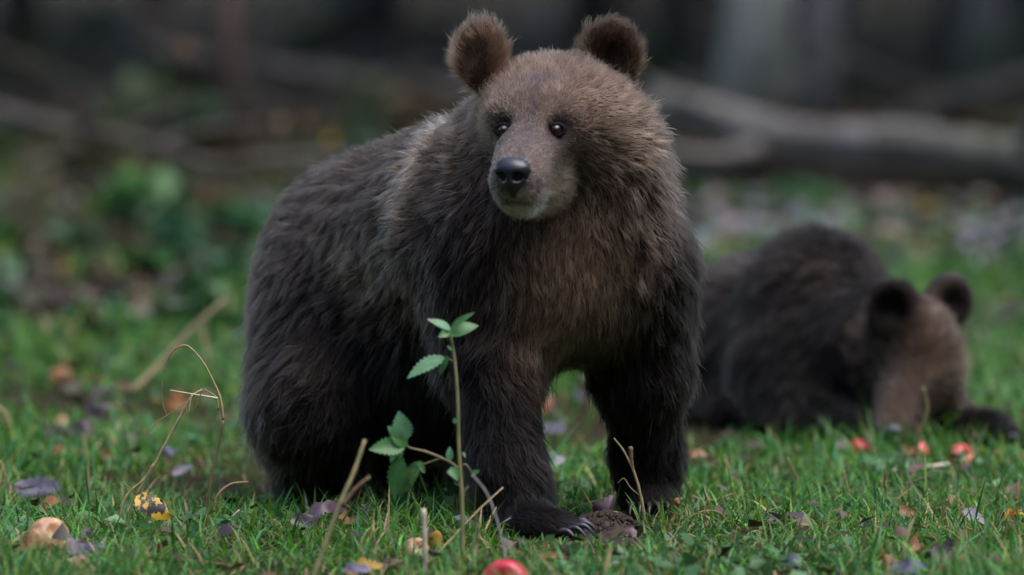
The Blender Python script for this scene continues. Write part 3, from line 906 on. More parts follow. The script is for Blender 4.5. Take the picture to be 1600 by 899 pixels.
# unseen spruces added round the camera side to dim the low sky
def spruce_ring():
    rng = np.random.default_rng(55)
    T = empty('added_spruce', (0, 0, 0))
    z = np.linspace(0, 13, 12)
    V, F = tube(np.stack([0 * z, 0 * z, z - .2], 1), .19 * (1 - z / 14), 10); mesh_np('trunk', V, F, BARK['dark'], parent=T, origin=(0, 0, 0))
    n = 7000
    h = 13.5 * (1 - np.sqrt(rng.random(n)) * .96); a = rng.uniform(0, 2 * np.pi, n); tier = np.round(h / .55) * .55
    r = (2.7 * (1 - h / 14) + .15) * np.sqrt(rng.random(n)) * (1 + .2 * np.sin(a * 5 + tier * 3))
    c = np.stack([r * np.cos(a), r * np.sin(a), tier - r * .35 + rng.normal(0, .1, n) + .5], 1)
    V, F, C = leaf_quads(rng, c, rng.uniform(.16, .34, n), np.array([.022, .045, .018]) * rng.lognormal(0, .25, n)[:, None], flat=.5, long_=1.9)
    V[:, 2] = np.maximum(V[:, 2], .05)
    mesh_np('crown', V, F, LEAFY, parent=T, origin=(0, 0, 0), smooth=False, attrs={'tint': np.concatenate([C, np.ones((len(C), 1))], 1)})
    tag(T, 'dark spruce added out of view to dim the low sky', 'tree', 'added spruces out of view')
    spots = []
    for k, deg in enumerate(np.linspace(-215, 35, 24)):
        R = 14.5 + 2.2 * ((k * 7) % 3) + rng.uniform(-.6, .6); t = math.radians(deg)
        spots.append((R * math.cos(t), -6.5 + R * math.sin(t)))
    for i, (x, y) in enumerate(spots):
        o = T if i == 0 else T.copy()
        if i:
            COL.objects.link(o)
            for ch in [c for c in T.children]:
                q = ch.copy(); COL.objects.link(q); q.parent = o
        o.location = (x, y, gz(x, y)); o.rotation_euler = (0, 0, rng.uniform(0, 6.28)); sc = rng.uniform(.85, 1.2); o.scale = (sc, sc, sc)
spruce_ring()

for i in range(18):
    x = (-1 if i % 2 else 1) * _r.uniform(3.6, 11); y = _r.uniform(9, 24)
    tree(x, y, _r.uniform(.07, .14), ('dark', 'grey', 'red')[i % 3], 'tree in the flank of the wood beside the fallen logs', 'trees in the flanks of the wood', (_r.normal(0, .02), 0), seed=120 + i, crown=i % 3 == 0)

def log(name, pts, rpx, bark, label, taper=.85, cat='log', seed=0, branches=(), amp=.08):
    P = spline([at(*p) for p in pts], 40)
    sc = FPX / (pts[0][2] + CAM_D)
    root = empty(name, (P[20][0], P[20][1], 0))
    rad = np.linspace(rpx / sc, rpx / sc * taper, 40)
    V, F = rough_tube(P, rad, 18, amp, seed)
    mesh_np('trunk' if cat == 'log' else 'wood', V, F, BARK[bark], parent=root, origin=root.location)
    for bp, br in branches:
        Q = spline([at(*q) for q in bp], 14)
        V, F = rough_tube(Q, np.linspace(br / sc, br / sc * .35, 14), 8, .1, seed + 1)
        mesh_np('branch', V, F, BARK[bark], parent=root, origin=root.location)
    tag(root, label, cat)
log('fallen_log', [(1030, 168, 8.4), (1120, 188, 8.2), (1190, 208, 8.0), (1300, 222, 7.8), (1430, 230, 7.6), (1560, 246, 7.4), (1760, 268, 7.2)], 33, 'log',
    'thick weathered fallen trunk lying across the wood behind the feeding bear', 1.05, seed=2,
    branches=[([(1120, 180, 8.1), (1060, 150, 8.3), (1000, 120, 8.6)], 13), ([(1180, 235, 7.9), (1110, 245, 7.8), (1020, 232, 7.7)], 18), ([(1600, 232, 7.2), (1640, 150, 7.0), (1650, 60, 6.9)], 16)])
log('fallen_log', [(1060, 262, 8.1), (1180, 268, 8.0), (1320, 276, 7.95), (1460, 282, 7.8), (1600, 292, 7.7), (1740, 300, 7.6)], 20, 'rotten',  # added log, near black, gives the band of shade beneath the trunk
    'dark log added to stand in for the shade under the thick fallen trunk', .9, seed=7)
log('fallen_log', [(225, 72, 11.3), (330, 96, 11.2), (450, 112, 11.0), (560, 130, 10.9), (640, 138, 10.8), (800, 170, 10.6), (900, 175, 10.5)], 15, 'stick',
    'thin grey fallen trunk running behind the standing bear', 1.5, seed=3, branches=[([(590, 134, 10.8), (620, 115, 10.8), (690, 100, 10.7)], 10)])
log('dead_branch', [(-80, 150, 7.3), (20, 182, 7.2), (120, 205, 7.1), (240, 228, 7.0), (335, 260, 7.0), (420, 250, 7.0), (540, 246, 7.1)], 14, 'stick',
    'crooked dead branch lying low over the herbs', .6, cat='branch', seed=4, amp=.14,
    branches=[([(120, 205, 7.1), (150, 180, 7.0), (140, 150, 7.0)], 8), ([(240, 228, 7.0), (300, 205, 7.1), (420, 190, 7.3)], 9)])
log('dead_branch', [(1380, 205, 11), (1470, 172, 10.8), (1560, 140, 10.6), (1680, 110, 10.4)], 24, 'stick',
    'dark dead pole slanting up behind the thick fallen trunk', .8, cat='branch', seed=5)
log('dead_branch', [(205, 612, 2.0), (240, 580, 2.05), (290, 525, 2.1), (350, 470, 2.15)], 6, 'straw',
    'straw coloured broken stick leaning behind the bent dry stalks', .7, cat='branch', seed=6)

for i, pts in enumerate(([(-40, 60, 9), (120, 130, 9.1), (300, 170, 9.3)], [(30, 260, 6.8), (160, 215, 7.2), (300, 150, 7.8)],
                         [(380, 140, 9), (470, 170, 8.8), (620, 160, 8.6)], [(-30, 330, 6.2), (80, 280, 6.4), (240, 290, 6.6)], [(200, 20, 10), (330, 60, 10), (520, 30, 10.4)], [(1040, 120, 10), (1180, 150, 10), (1330, 90, 10.4)],
                         [(1230, 30, 11), (1400, 120, 10.6), (1640, 170, 10.2)], [(440, 330, 6.4), (380, 290, 6.6), (260, 270, 6.8)])):
    log('dead_twig', pts, 5.5, 'stick', 'thin dead twig tangled in the dark wood', .4, cat='twig', seed=20 + i, amp=.1)
for o in [o for o in COL.objects if o.name.startswith('dead_twig')]: o['group'] = 'dead twigs in the wood'

# ------------------------------------------------------------------ the feeding bear
RB2 = rotz(math.atan2(-.75, .65))
C2 = (.010, .0070, .0058); C2D = (.006, .0045, .004); C2F = (.062, .040, .029)
bear2 = [
    E(1110, 560, 2.05, (.17, .16, .15), R=RB2, k=.08, col=C2, flow=(-.6, .7, -.7), ln=.04),
    E(1190, 540, 1.80, (.17, .15, .165), R=RB2, k=.10, col=(.024, .017, .0135), flow=(-.6, .6, -.7), ln=.04),
    E(1275, 512, 1.60, (.13, .140, .178), R=RB2, k=.09, col=C2, flow=(-.5, .5, -.8), ln=.04),
    E(1345, 560, 1.48, (.11, .11, .12), R=RB2, k=.08, col=C2D, flow=(0, .2, -1), ln=.04),
    K((1220, 580, 1.50), (1255, 662, 1.40), .085, .055, k=.06, col=C2D, flow=(0, 0, -1), ln=.035),
    K((1255, 662, 1.40), (1330, 672, 1.28), .050, .038, k=.04, col=C2D, flow=(.5, -.3, -.4), ln=.03),
    K((1390, 605, 1.55), (1470, 664, 1.42), .078, .046, k=.05, col=C2D, flow=(.6, 0, -.6), ln=.03),
    K((1470, 664, 1.42), (1556, 676, 1.22), .044, .034, k=.03, col=C2D, flow=(.8, -.2, -.2), ln=.018),
    K((1120, 620, 1.85), (1150, 665, 1.68), .10, .06, k=.06, col=C2D, flow=(0, 0, -1), ln=.035),
    E(1428, 545, 1.34, (.086, .076, .092), R=rotz(math.atan2(-.9, .3)), k=.05, col=C2F, flow='head', ln=.022),
    E(1448, 588, 1.33, (.056, .052, .064), R=None, k=.05, col=C2F, flow='head', ln=.024),
    E(1390, 570, 1.36, (.060, .050, .075), R=None, k=.05, col=C2, flow='head', ln=.028),
    K((1418, 604, 1.28), (1392, 676, 1.20), .050, .036, k=.04, col=(.060, .041, .033), flow='head', ln=.009),
    K((1432, 620, 1.30), (1404, 678, 1.24), .036, .024, k=.03, col=(.05, .035, .028), flow='head', ln=.012),
]
E2 = []
for px, py, Y, yaw, col in ((1396, 478, 1.31, math.atan2(-.95, -.2), (.018, .012, .010)), (1482, 472, 1.40, math.atan2(-.9, .5), (.03, .021, .018))):
    R = rotz(yaw); c = at(px, py, Y); f = R @ np.array([1.0, 0, 0]); E2.append(c)
    bear2.append(Prim('e', (c, (.028, .046, .048), R), k=.03, col=col, ln=.016, flow='ear', lift=.5))
    bear2.append(Prim('e', (c + f * .032, (.026, .030, .031), R), k=.012, sub=True))
b2_fn = lambda p: sdf(bear2, p)
NOSE2 = hit(b2_fn, 1392, 685, .5, 2.5)
BLAZE = spline([hit(b2_fn, x, y, .5, 2.5) for x, y in ((1450, 465), (1452, 520), (1470, 570), (1435, 590), (1408, 640))], 14)
GLOOM = [hit(b2_fn, x, y, .5, 2.5) for x, y in ((1448, 640), (1465, 645), (1378, 560), (1370, 520), (1400, 480))]  # shade under the jaw painted into the coat, plus dark cheek and ear
def paint2(p, n, col, ln):
    col = col * (1 + .15 * vnoise(p, 20, 8)[:, None])
    col = mixc(col, (.090, .056, .038), np.clip(np.exp(-(dpoly(p, BLAZE) / .026) ** 2), 0, 1)[:, None] * .8)
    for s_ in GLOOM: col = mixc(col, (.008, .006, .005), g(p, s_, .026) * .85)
    return np.maximum(col, .003), ln
BEAR2 = empty('bear', (at(1280, 600, 1.55)[0], 1.55, 0))
tag(BEAR2, 'dark bear cub crouching with its head down to feed on fallen apples', 'bear', 'bear cubs in the clearing')
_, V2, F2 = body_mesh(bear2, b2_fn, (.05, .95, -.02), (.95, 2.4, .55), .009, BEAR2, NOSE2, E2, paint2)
build_fur('fur', bear2, b2_fn, V2, F2, BEAR2, 60000, 3500, NOSE2, E2, paint2, lambda p: np.zeros(len(p), dtype=bool), rad=1.7, K=5, seed=8, tip_sheen=.15)
nose_pad(NOSE2 + np.array([0, .016, .008]), (-.25, -.60, -.78), BEAR2, s=.9)
for px, py in ((1392, 600), (1450, 606)):
    e = hit(b2_fn, px, py, .5, 2.5); nn = sdf_grad(b2_fn, e[None])[0]
    make_eye(e - nn * .009, nn, BEAR2, r=.010)
for i in range(5):
    make_claw(at(1576, 684, 1.18 + .012 * i), (.9, -.3 + .12 * i, -.05), BEAR2, L=.028)

# ------------------------------------------------------------------ apples
def apple_mat(name, c1, c2, c3=None, thr=(.45, .6), rough=.25, scale=14):
    m = simple_mat(name, c1, rough=rough, col2=c2, scale=scale, spec=.5)
    rp = [n for n in m.node_tree.nodes if n.bl_idname == 'ShaderNodeValToRGB'][0]
    rp.color_ramp.elements[0].position, rp.color_ramp.elements[1].position = thr
    if c3 is not None:
        e = rp.color_ramp.elements.new(min(.98, thr[1] + .12)); e.color = (*c3, 1)
    return m
RED = apple_mat('red apple skin', (.42, .012, .030), (.50, .035, .045), (.55, .20, .06), scale=22)
PINK = apple_mat('pink apple skin', (.48, .05, .05), (.55, .14, .09), (.55, .30, .12), scale=18)
PALE = apple_mat('rotting apple skin', (.20, .085, .030), (.44, .23, .12), (.50, .40, .25), thr=(.36, .50), scale=34, rough=.4)
ROT = simple_mat('rotten apple flesh', (.10, .035, .010), rough=.4, col2=(.30, .10, .02), scale=50, bump=.4)
BITE = simple_mat('bitten apple flesh', (.60, .46, .22), rough=.5, col2=(.45, .26, .08), scale=60, bump=.3)
STALK = simple_mat('apple stalk', (.06, .04, .02), rough=.8)
def apple(px, py, Y, r, skin, label, tilt=(0.3, 0.2, 0), bite=None, flesh=BITE, group=None, squash=.92):
    c = at(px, py, Y); root = empty('apple', (c[0], c[1], c[2]))
    if Y < .5: CLEAR.append((c[0], c[1], r))
    R = rotz(tilt[2]) @ rotx(tilt[0]) @ roty(tilt[1])
    seg, rings = 36, 26
    V, F = [], []
    for i in range(rings + 1):
        th = math.pi * i / rings
        rr = r * (max(0.0, math.sin(th)) ** .9) * (1 + .06 * math.cos(th)); zz = r * squash * math.cos(th) * (1 - .42 * math.exp(-(min(th, math.pi - th) / .42) ** 2))
        for j in range(seg):
            ph = 2 * math.pi * j / seg; q = 1 + .025 * math.cos(5 * ph) * (1 - math.cos(th)) / 2
            V.append((rr * q * math.cos(ph), rr * q * math.sin(ph), zz))
    for i in range(rings):
        for j in range(seg): F.append((i * seg + j, (i + 1) * seg + j, (i + 1) * seg + (j + 1) % seg, i * seg + (j + 1) % seg))
    V = np.array(V) @ R.T
    V += .02 * r * np.stack([vnoise(V / r, 3, 1), vnoise(V / r, 3, 2), vnoise(V / r, 3, 3)], 1)
    V += c
    if bite is not None:
        # the bitten side is hollowed and shows its flesh
        b0 = c + np.array(bite[:3]) * r; br = bite[3] * r
        d = np.linalg.norm(V - b0, axis=1); inb = d < br
        V[inb] = b0 + (V[inb] - b0) / np.maximum(d[inb], 1e-5)[:, None] * br * (1 + .05 * vnoise(V[inb] / r, 9, 2))[:, None]
        # push towards the core
        flip = ((V - b0) @ (c - b0)) < 0
        m = inb & flip
        V[m] = b0 + (V[m] - b0) - 2 * (((V[m] - b0) @ norm(c - b0))[:, None] * norm(c - b0)[None])
        me = mesh_np('skin', V, np.array(F), skin, parent=root, origin=root.location)
        me.data.materials.append(flesh)
        mi = np.array([1 if inb[list(f)].sum() >= 3 else 0 for f in F], dtype=np.int32)
        me.data.polygons.foreach_set('material_index', mi)
    else:
        mesh_np('skin', V, np.array(F), skin, parent=root, origin=root.location)
    top = c + R @ np.array([0, 0, r * squash * .55]); tip = top + R @ np.array([.004, 0, r * .55])
    Vs, Fs = tube(spline([top, (top + tip) / 2 + .002, tip], 5), [.0016] * 5, 6)
    mesh_np('stalk', Vs, Fs, STALK, parent=root, origin=root.location)
    tag(root, label, 'apple', group)
apple(791, 914, -.84, .037, RED, 'bright red apple in the grass in front of the forepaw', (1.1, -.5, .3))
apple(78, 842, -.42, .033, PALE, 'pale peach apple with a rotten brown side beside the purple leaf', (1.0, .6, 0), bite=(-.75, -.55, -.35, .75), flesh=ROT, squash=.78)
apple(650, 862, -.45, .021, PALE, 'small bitten apple piece, red and cream, beside the pale cut stub', (.9, .4, 0), bite=(.8, -.5, .5, .6))
apple(1503, 716, .98, .024, PINK, 'pink apple lying clear of the feeding bear, beside its stretched forepaw', (.8, .6, 0))
apple(1430, 710, 1.05, .024, PINK, 'pinkish apple under the dark chest of the feeding bear', (.4, -.6, 0))
apple(1342, 700, 1.08, .016, RED, 'small red apple in the grass beside the muzzle of the feeding bear', (.4, .6, 0))
apple(97, 664, 1.55, .017, PALE, 'small cream coloured apple on the lawn beside dark withered leaves', (.4, .6, 0))

# ------------------------------------------------------------------ dry stalks, sticks
STRAW = simple_mat('dry straw', (.22, .155, .07), rough=.6, col2=(.34, .26, .13), scale=60)
STRAWW = simple_mat('bleached straw', (.42, .35, .24), rough=.55, col2=(.5, .44, .33), scale=60)
GREENST = simple_mat('green yellow stalk', (.10, .11, .035), rough=.5, col2=(.19, .15, .06), scale=30)
BROWNST = simple_mat('brown stalk', (.10, .06, .035), rough=.7, col2=(.20, .13, .07), scale=50)
GREYST = simple_mat('grey stalk', (.13, .12, .12), rough=.7, col2=(.20, .18, .17), scale=50)
def stalk(name, label, cat, chains, group=None):
    """chains: (points, start radius, end radius, material, part name)"""
    p0 = at(*chains[0][0][0]); root = empty(name, (p0[0], p0[1], max(0, p0[2])))
    for pts, r0, r1, mat, pn in chains:
        n = max(8, 5 * len(pts))
        P = spline([at(*p) for p in pts], n)
        V, F = tube(P, np.linspace(r0, r1, n) * (1 + .12 * np.sin(np.arange(n) * 2.1)), 7)
        mesh_np(pn, V, F, mat, parent=root, origin=root.location)
    tag(root, label, cat, group)
def yl(pts, Y, dY=0.0):
    n = max(1, len(pts) - 1)
    return [(x, y, Y + dY * i / n) for i, (x, y) in enumerate(pts)]
stalk('dry_stalk', 'tall dry stalk bent over into a hoop above the grass', 'stalk', [
    (yl([(322, 850), (325, 790), (331, 740), (341, 700), (349, 657)], -.12), .0026, .0021, GREENST, 'stem'),
    (yl([(349, 657), (345, 625), (335, 600), (318, 568), (300, 546), (286, 540), (268, 552), (256, 585), (253, 625), (263, 655)], -.12, .04), .0021, .0007, STRAW, 'blade'),
    (yl([(341, 640), (338, 622), (325, 612), (318, 608)], -.12), .0018, .0008, STRAW, 'blade')])
stalk('dry_stalk', 'leaning straw stalk with a pale snapped blade across its top', 'stalk', [
    (yl([(186, 830), (190, 795), (202, 770), (232, 742), (256, 698), (280, 655), (298, 622), (316, 609)], -.14, .03), .0024, .0020, STRAW, 'stem'),
    (yl([(240, 725), (222, 758), (205, 790), (196, 835)], -.15), .0018, .0012, STRAW, 'stem'),
    (yl([(265, 610), (300, 616), (325, 620), (340, 623)], -.13), .0009, .0019, STRAWW, 'blade'),
    (yl([(300, 617), (297, 630), (295, 645)], -.135), .0015, .0006, STRAWW, 'blade'),
    (yl([(316, 609), (310, 625), (304, 640)], -.135), .0012, .0005, STRAW, 'blade'),
    (yl([(298, 622), (275, 640), (245, 660), (230, 678)], -.13), .0008, .0004, STRAW, 'blade')])
stalk('dry_stalk', 'short pale straw lying at a slant beside the hooped stalk', 'stalk', [(yl([(333, 836), (352, 818), (374, 797)], -.16), .0018, .0015, STRAWW, 'stem')])
stalk('dry_stalk', 'small arched dry blade by the hind paw of the standing bear', 'stalk', [(yl([(334, 800), (340, 775), (360, 757), (388, 753)], .02), .0026, .0012, STRAW, 'blade')])
stalk('dry_stalk', 'blurred olive stalk leaning in front of the hind paw', 'stalk', [
    (yl([(480, 930), (505, 860), (530, 790), (552, 740), (570, 688)], -.85, .1), .0040, .0030, GREENST, 'stem'), (yl([(535, 790), (555, 765), (578, 745)], -.80), .0040, .0022, BROWNST, 'stem')])
stalk('cut_stub', 'pale upright cut stub of a stem beside the nettle', 'stub', [(yl([(665, 925), (664, 860), (662, 795)], -.66), .0042, .0038, STRAWW, 'stem')])
stalk('dry_stalk', 'thin beige stalk slanting up across the nettle stem', 'stalk', [(yl([(640, 905), (690, 858), (745, 800), (786, 762)], -.60, .15), .0018, .0011, STRAW, 'stem')])
stalk('dry_stalk', 'thin grey stalk rising over the red apple', 'stalk', [(yl([(798, 915), (788, 860), (775, 808), (760, 770), (738, 742)], -.82, .1), .0020, .0012, GREYST, 'stem')])
stalk('dry_stalk', 'upright thin brown stem between the nettle and the red apple', 'stalk', [(yl([(742, 905), (744, 850), (743, 800)], -.66), .0018, .0012, BROWNST, 'stem')])
stalk('dry_stalk', 'dry budded stalk in front of the straight foreleg', 'stalk', [
    (yl([(1008, 822), (1003, 785), (992, 742), (975, 706), (959, 685)], -.03), .0030, .0014, STRAW, 'stem'), (yl([(992, 742), (987, 722), (985, 698)], -.03), .0014, .0040, BROWNST, 'bud'),
    (yl([(1000, 775), (985, 762), (975, 748), (965, 755)], -.03), .0010, .0006, STRAW, 'blade')])
stalk('dry_stalk', 'yellow dry stem standing in front of the muzzle of the feeding bear', 'stalk', [(yl([(1428, 715), (1440, 670), (1449, 640), (1443, 605)], .86), .0042, .0022, GREENST, 'stem')])
stalk('stick', 'pale straight stick lying on the lawn in front of the pink apple', 'stick', [(yl([(1372, 740), (1425, 733), (1482, 726)], .70, .04), .0042, .0036, STRAWW, 'stem')])
stalk('twig', 'dark crooked twig rising from the lawn below the pale stick', 'twig', [(yl([(1384, 800), (1402, 778), (1418, 758), (1434, 728)], .25, .05), .0026, .0010, BROWNST, 'stem'), (yl([(1418, 758), (1440, 748), (1470, 742)], .28), .0014, .0008, BROWNST, 'branch')])
stalk('dry_stalk', 'curved pale stem on the lawn beside the cream coloured apple', 'stalk', [(yl([(20, 706), (16, 670), (6, 645), (-14, 628)], 1.15), .0046, .0030, STRAW, 'stem')])
stalk('stick', 'brown stick lying in the grass below the hooped stalk', 'stick', [(yl([(262, 873), (320, 880), (370, 888), (410, 902)], -.52, -.1), .0034, .0046, BROWNST, 'stem')])
stalk('dry_stalk', 'yellow green blade curving above the withered brown leaf', 'stalk', [(yl([(1442, 845), (1460, 828), (1472, 808), (1480, 780)], -.18), .0014, .0020, GREENST, 'blade')])
stalk('dry_stalk', 'thin brown straw arching over the dug earth', 'stalk', [(yl([(1040, 845), (1070, 815), (1095, 800), (1122, 800), (1140, 818)], -.12), .0012, .0008, STRAW, 'blade'), (yl([(1045, 852), (1065, 838), (1085, 818)], -.16), .0014, .0010, STRAW, 'stem')])
for i, (pts, Y) in enumerate((([(0, 720), (15, 760), (28, 790)], .3), ([(1230, 715), (1245, 745), (1256, 770)], .45), ([(1320, 735), (1316, 760), (1314, 790)], .35), ([(1378, 750), (1374, 778), (1366, 806)], .22),
                              ([(1080, 775), (1110, 782), (1150, 770)], .15), ([(930, 812), (960, 800), (985, 812)], -.10), ([(905, 790), (940, 780), (962, 770)], .08), ([(1155, 845), (1180, 830), (1200, 838)], -.2))):
    stalk('straw', 'loose straw lying among the grass blades', 'straw', [(yl(pts, Y), .0013, .0011, STRAW, 'stem')], 'loose straws in the lawn')

# ------------------------------------------------------------------ leaves
def leaf_mesh(base, tip, width, up, curl=.15, teeth=0, fold=.18, n=14, lobes=0, droop=0.0, jag=0.0):
    base, tip = np.asarray(base, dtype=float), np.asarray(tip, dtype=float)
    ax = tip - base; L = np.linalg.norm(ax); ax = ax / L
    side = norm(np.cross(up, ax)); nn = np.cross(ax, side)
    V, F = [], []
    for i in range(n + 1):
        s = i / n
        w = width * .5 * (math.sin(math.pi * s ** .72) ** .85 if 0 < s < 1 else 0)
        if teeth: w *= 1 + .16 * ((i % 2) * 2 - 1)
        if jag: w *= 1 + jag * math.sin(i * 2.7 + width * 900) * (1 if i % 2 else .3)
        if lobes: w *= 1 + .32 * math.sin(s * math.pi * 2 * lobes)
        m = base + ax * L * s + nn * (curl * L * math.sin(math.pi * s)) + np.array([0, 0, -droop * L * s * s])
        for q in (-1, -.5, 0, .5, 1): V.append(m + side * w * q + nn * fold * w * abs(q))
    for i in range(n):
        for j in range(4): F.append((i * 5 + j, i * 5 + j + 1, (i + 1) * 5 + j + 1, (i + 1) * 5 + j))
    V = np.array(V)
    return V, np.array(F)
NET1 = simple_mat('nettle leaf', (.055, .16, .045), rough=.4, col2=(.085, .22, .065), scale=90, trans=.35)
NET2 = simple_mat('pale nettle leaf', (.14, .32, .16), rough=.42, col2=(.10, .24, .10), scale=90, trans=.35)
NETD = simple_mat('spotted nettle leaf', (.030, .045, .030), rough=.45, col2=(.09, .20, .05), scale=70, trans=.3)
def nettle():
    b = at(724, 905, -.58)
    root = empty('nettle_plant', (b[0], b[1], 0))
    tag(root, 'green nettle plant with toothed leaves in front of the bent foreleg', 'nettle')
    st = mesh_np('stem', *tube(spline([at(*q) for q in yl([(724, 915), (723, 850), (722, 780), (717, 700), (715, 620), (710, 560), (703, 518)], -.58, .10)], 36), np.linspace(.0034, .0022, 36), 8), GREENST, parent=root, origin=root.location)
    def ch(pts, Y, r0, r1): 
        V, F = tube(spline([at(*q) for q in yl(pts, Y)], 12), np.linspace(r0, r1, 12), 6); mesh_np('twig', V, F, GREENST, parent=root, origin=root.location)
    ch([(719, 735), (702, 722), (668, 707), (640, 700), (630, 690)], -.52, .0026, .0014)
    ch([(690, 716), (672, 722), (655, 728)], -.52, .0016, .001)
    ch([(711, 566), (702, 562), (694, 560)], -.49, .0016, .0012)
    ch([(719, 730), (728, 726), (738, 740)], -.52, .0014, .001)
    ch([(634, 698), (628, 708), (624, 720)], -.52, .0014, .001)
    LV = [((704, 516), (667, 499), 17, NET2, 1), ((704, 514), (742, 488), 13, NET1, 1), ((703, 524), (748, 509), 26, NET1, 0), ((702, 520), (684, 527), 13, NET1, 0),
          ((694, 558), (636, 592), 27, NET2, 1), ((700, 556), (687, 588), 12, NET1, 0), ((706, 548), (699, 540), 6, NET1, 0),
          ((630, 690), (623, 642), 33, NET2, 1), ((634, 698), (606, 666), 26, NET1, 1), ((632, 697), (576, 703), 30, NET1, 1), ((630, 700), (610, 724), 20, NET2, 0),
          ((626, 712), (616, 782), 30, NET1, 1), ((655, 722), (626, 778), 26, NETD, 1), ((652, 722), (664, 740), 14, NET1, 0), ((704, 720), (703, 698), 13, NET2, 0),
          ((706, 730), (716, 752), 18, NET1, 1), ((722, 708), (728, 716), 9, NET2, 0), ((736, 744), (750, 736), 12, NET1, 0), ((714, 655), (708, 662), 10, NET1, 0), ((700, 742), (706, 735), 9, NET1, 0), ((724, 770), (734, 760), 9, NET1, 0)]
    rng = np.random.default_rng(6)
    for (b0, t0, w, m, teeth) in LV:
        Y = -.50 if b0[1] < 600 else -.53
        up = norm(np.array([rng.normal(0, .25), -.8, .55 + rng.normal(0, .2)]))
        V, F = leaf_mesh(at(*b0, Y), at(*t0, Y - rng.uniform(-.015, .02)), w / 1000 * .95, up, curl=rng.uniform(.02, .10), teeth=teeth, fold=.22, n=18)
        mesh_np('leaf', V, F, m, parent=root, origin=root.location)
nettle()

LM = {'purple': simple_mat('purple dead leaf', (.028, .020, .050), rough=.45, col2=(.065, .05, .11), scale=60, spec=.4), 'brown': simple_mat('brown dead leaf', (.06, .032, .020), rough=.5, col2=(.12, .065, .035), scale=60),
      'dark': simple_mat('dark dead leaf', (.018, .012, .012), rough=.45, col2=(.045, .030, .028), scale=60), 'yellow': simple_mat('yellow leaf', (.42, .24, .02), rough=.5, col2=(.34, .17, .018), scale=40, trans=.2),
      'spotted': simple_mat('yellow and black leaf', (.014, .009, .008), rough=.45, col2=(.50, .30, .02), scale=75, detail=4), 'orange': simple_mat('orange leaf', (.26, .10, .018), rough=.5, col2=(.16, .055, .018), scale=60, trans=.2),
      'plum': simple_mat('plum dead leaf', (.050, .026, .040), rough=.4, col2=(.09, .05, .07), scale=60), 'grey': simple_mat('silvery dead leaf', (.11, .10, .13), rough=.5, col2=(.18, .17, .20), scale=60),
      'rust': simple_mat('rusty leaf', (.22, .075, .02), rough=.5, col2=(.12, .04, .015), scale=60), 'cream': simple_mat('cream leaf', (.30, .21, .11), rough=.5, col2=(.38, .28, .16), scale=50)}
_e = [n for n in LM['spotted'].node_tree.nodes if n.bl_idname == 'ShaderNodeValToRGB'][0].color_ramp.elements
_e[0].position, _e[1].position = .50, .56
_lr = np.random.default_rng(31)
def fallen_leaf(px, py, wpx, hpx, mat, label, Y=None, steep=.5, rot=None, lobes=0, group=None):
    """a curled leaf; steep = how much its face turns up towards a standing viewer"""
    if Y is None: Y = float(ground_at(px, py + hpx * .5)[1])
    c = at(px, py, Y); a = _lr.uniform(-.5, .5) if rot is None else rot
    sc = (CAM_D + Y) / FPX
    L, W = max(wpx, hpx) * sc, min(wpx, hpx) * sc * 1.2
    d = np.array([math.cos(a), math.sin(a) * (1 - steep), math.sin(a) * steep + _lr.uniform(-.05, .05)])
    up = norm(np.array([_lr.normal(0, .2), -steep, 1 - .6 * steep]))
    V, F = leaf_mesh(c - norm(d) * L / 2, c + norm(d) * L / 2, W, up, curl=_lr.uniform(-.05, .22), fold=_lr.uniform(.05, .35), n=16, lobes=lobes, jag=.3)
    V += .075 * L * np.stack([vnoise(V / L, 7, 1), vnoise(V / L, 7, 2), vnoise(V / L, 9, 3)], 1)
    zmin = gz(c[0], c[1]) + .004
    V[:, 2] = np.maximum(V[:, 2], zmin)
    if Y < 1.6: CLEAR.append((c[0], c[1], L * .55))
    root = empty('fallen_leaf', (c[0], c[1], max(zmin, V[:, 2].min())))
    mesh_np('blade', V, F, LM[mat], parent=root, origin=root.location)
    b0 = V[2]; b1 = b0 - norm(d) * L * .35; b1[2] = max(b1[2], zmin)
    Vs, Fs = tube(spline([b0 + norm(d) * L * .02, (b0 + b1) / 2 + [0, 0, .003], b1], 5), [.0011] * 5, 5)
    mesh_np('stalk', Vs, Fs, BROWNST, parent=root, origin=root.location)
    tag(root, label, 'leaf', group)
fallen_leaf(238, 795, 72, 30, 'spotted', 'yellow leaf blotched with black, upright at the foot of the leaning straw', Y=-.20, steep=.9, rot=-.75)
fallen_leaf(134, 856, 58, 30, 'purple', 'purple blue dead leaf beside the rotting pale apple', Y=-.50, steep=.6, rot=.05)
fallen_leaf(50, 852, 46, 34, 'rust', 'rusty brown leaf in front of the rotting pale apple', Y=-.52, steep=.6, rot=.6)
fallen_leaf(122, 882, 34, 26, 'cream', 'cream dead leaf below the purple blue leaf', Y=-.62, steep=.6, rot=1.0)
fallen_leaf(478, 818, 50, 36, 'plum', 'plum coloured dead leaf pressed against the hind paw', Y=-.12, steep=.6, rot=.8)
fallen_leaf(512, 803, 66, 28, 'plum', 'wide wine brown dead leaf between the hind and fore paws', Y=-.06, steep=.55, rot=.05)
fallen_leaf(550, 812, 44, 24, 'rust', 'small rusty leaf beside the wine brown leaf', Y=-.08, steep=.5, rot=-.3)
fallen_leaf(680, 846, 24, 32, 'yellow', 'small bright yellow leaf beside the pale cut stub', Y=-.42, steep=.9, rot=1.3)
fallen_leaf(580, 886, 42, 24, 'yellow', 'bright yellow leaf lying over a purple one', Y=-.66, steep=.7, rot=.0)
fallen_leaf(556, 893, 46, 24, 'purple', 'dull purple leaf half under the bright yellow leaf', Y=-.70, steep=.5, rot=.2)
fallen_leaf(612, 880, 40, 18, 'brown', 'crumpled brown leaf near the bitten apple piece', Y=-.62, steep=.6, rot=.3)
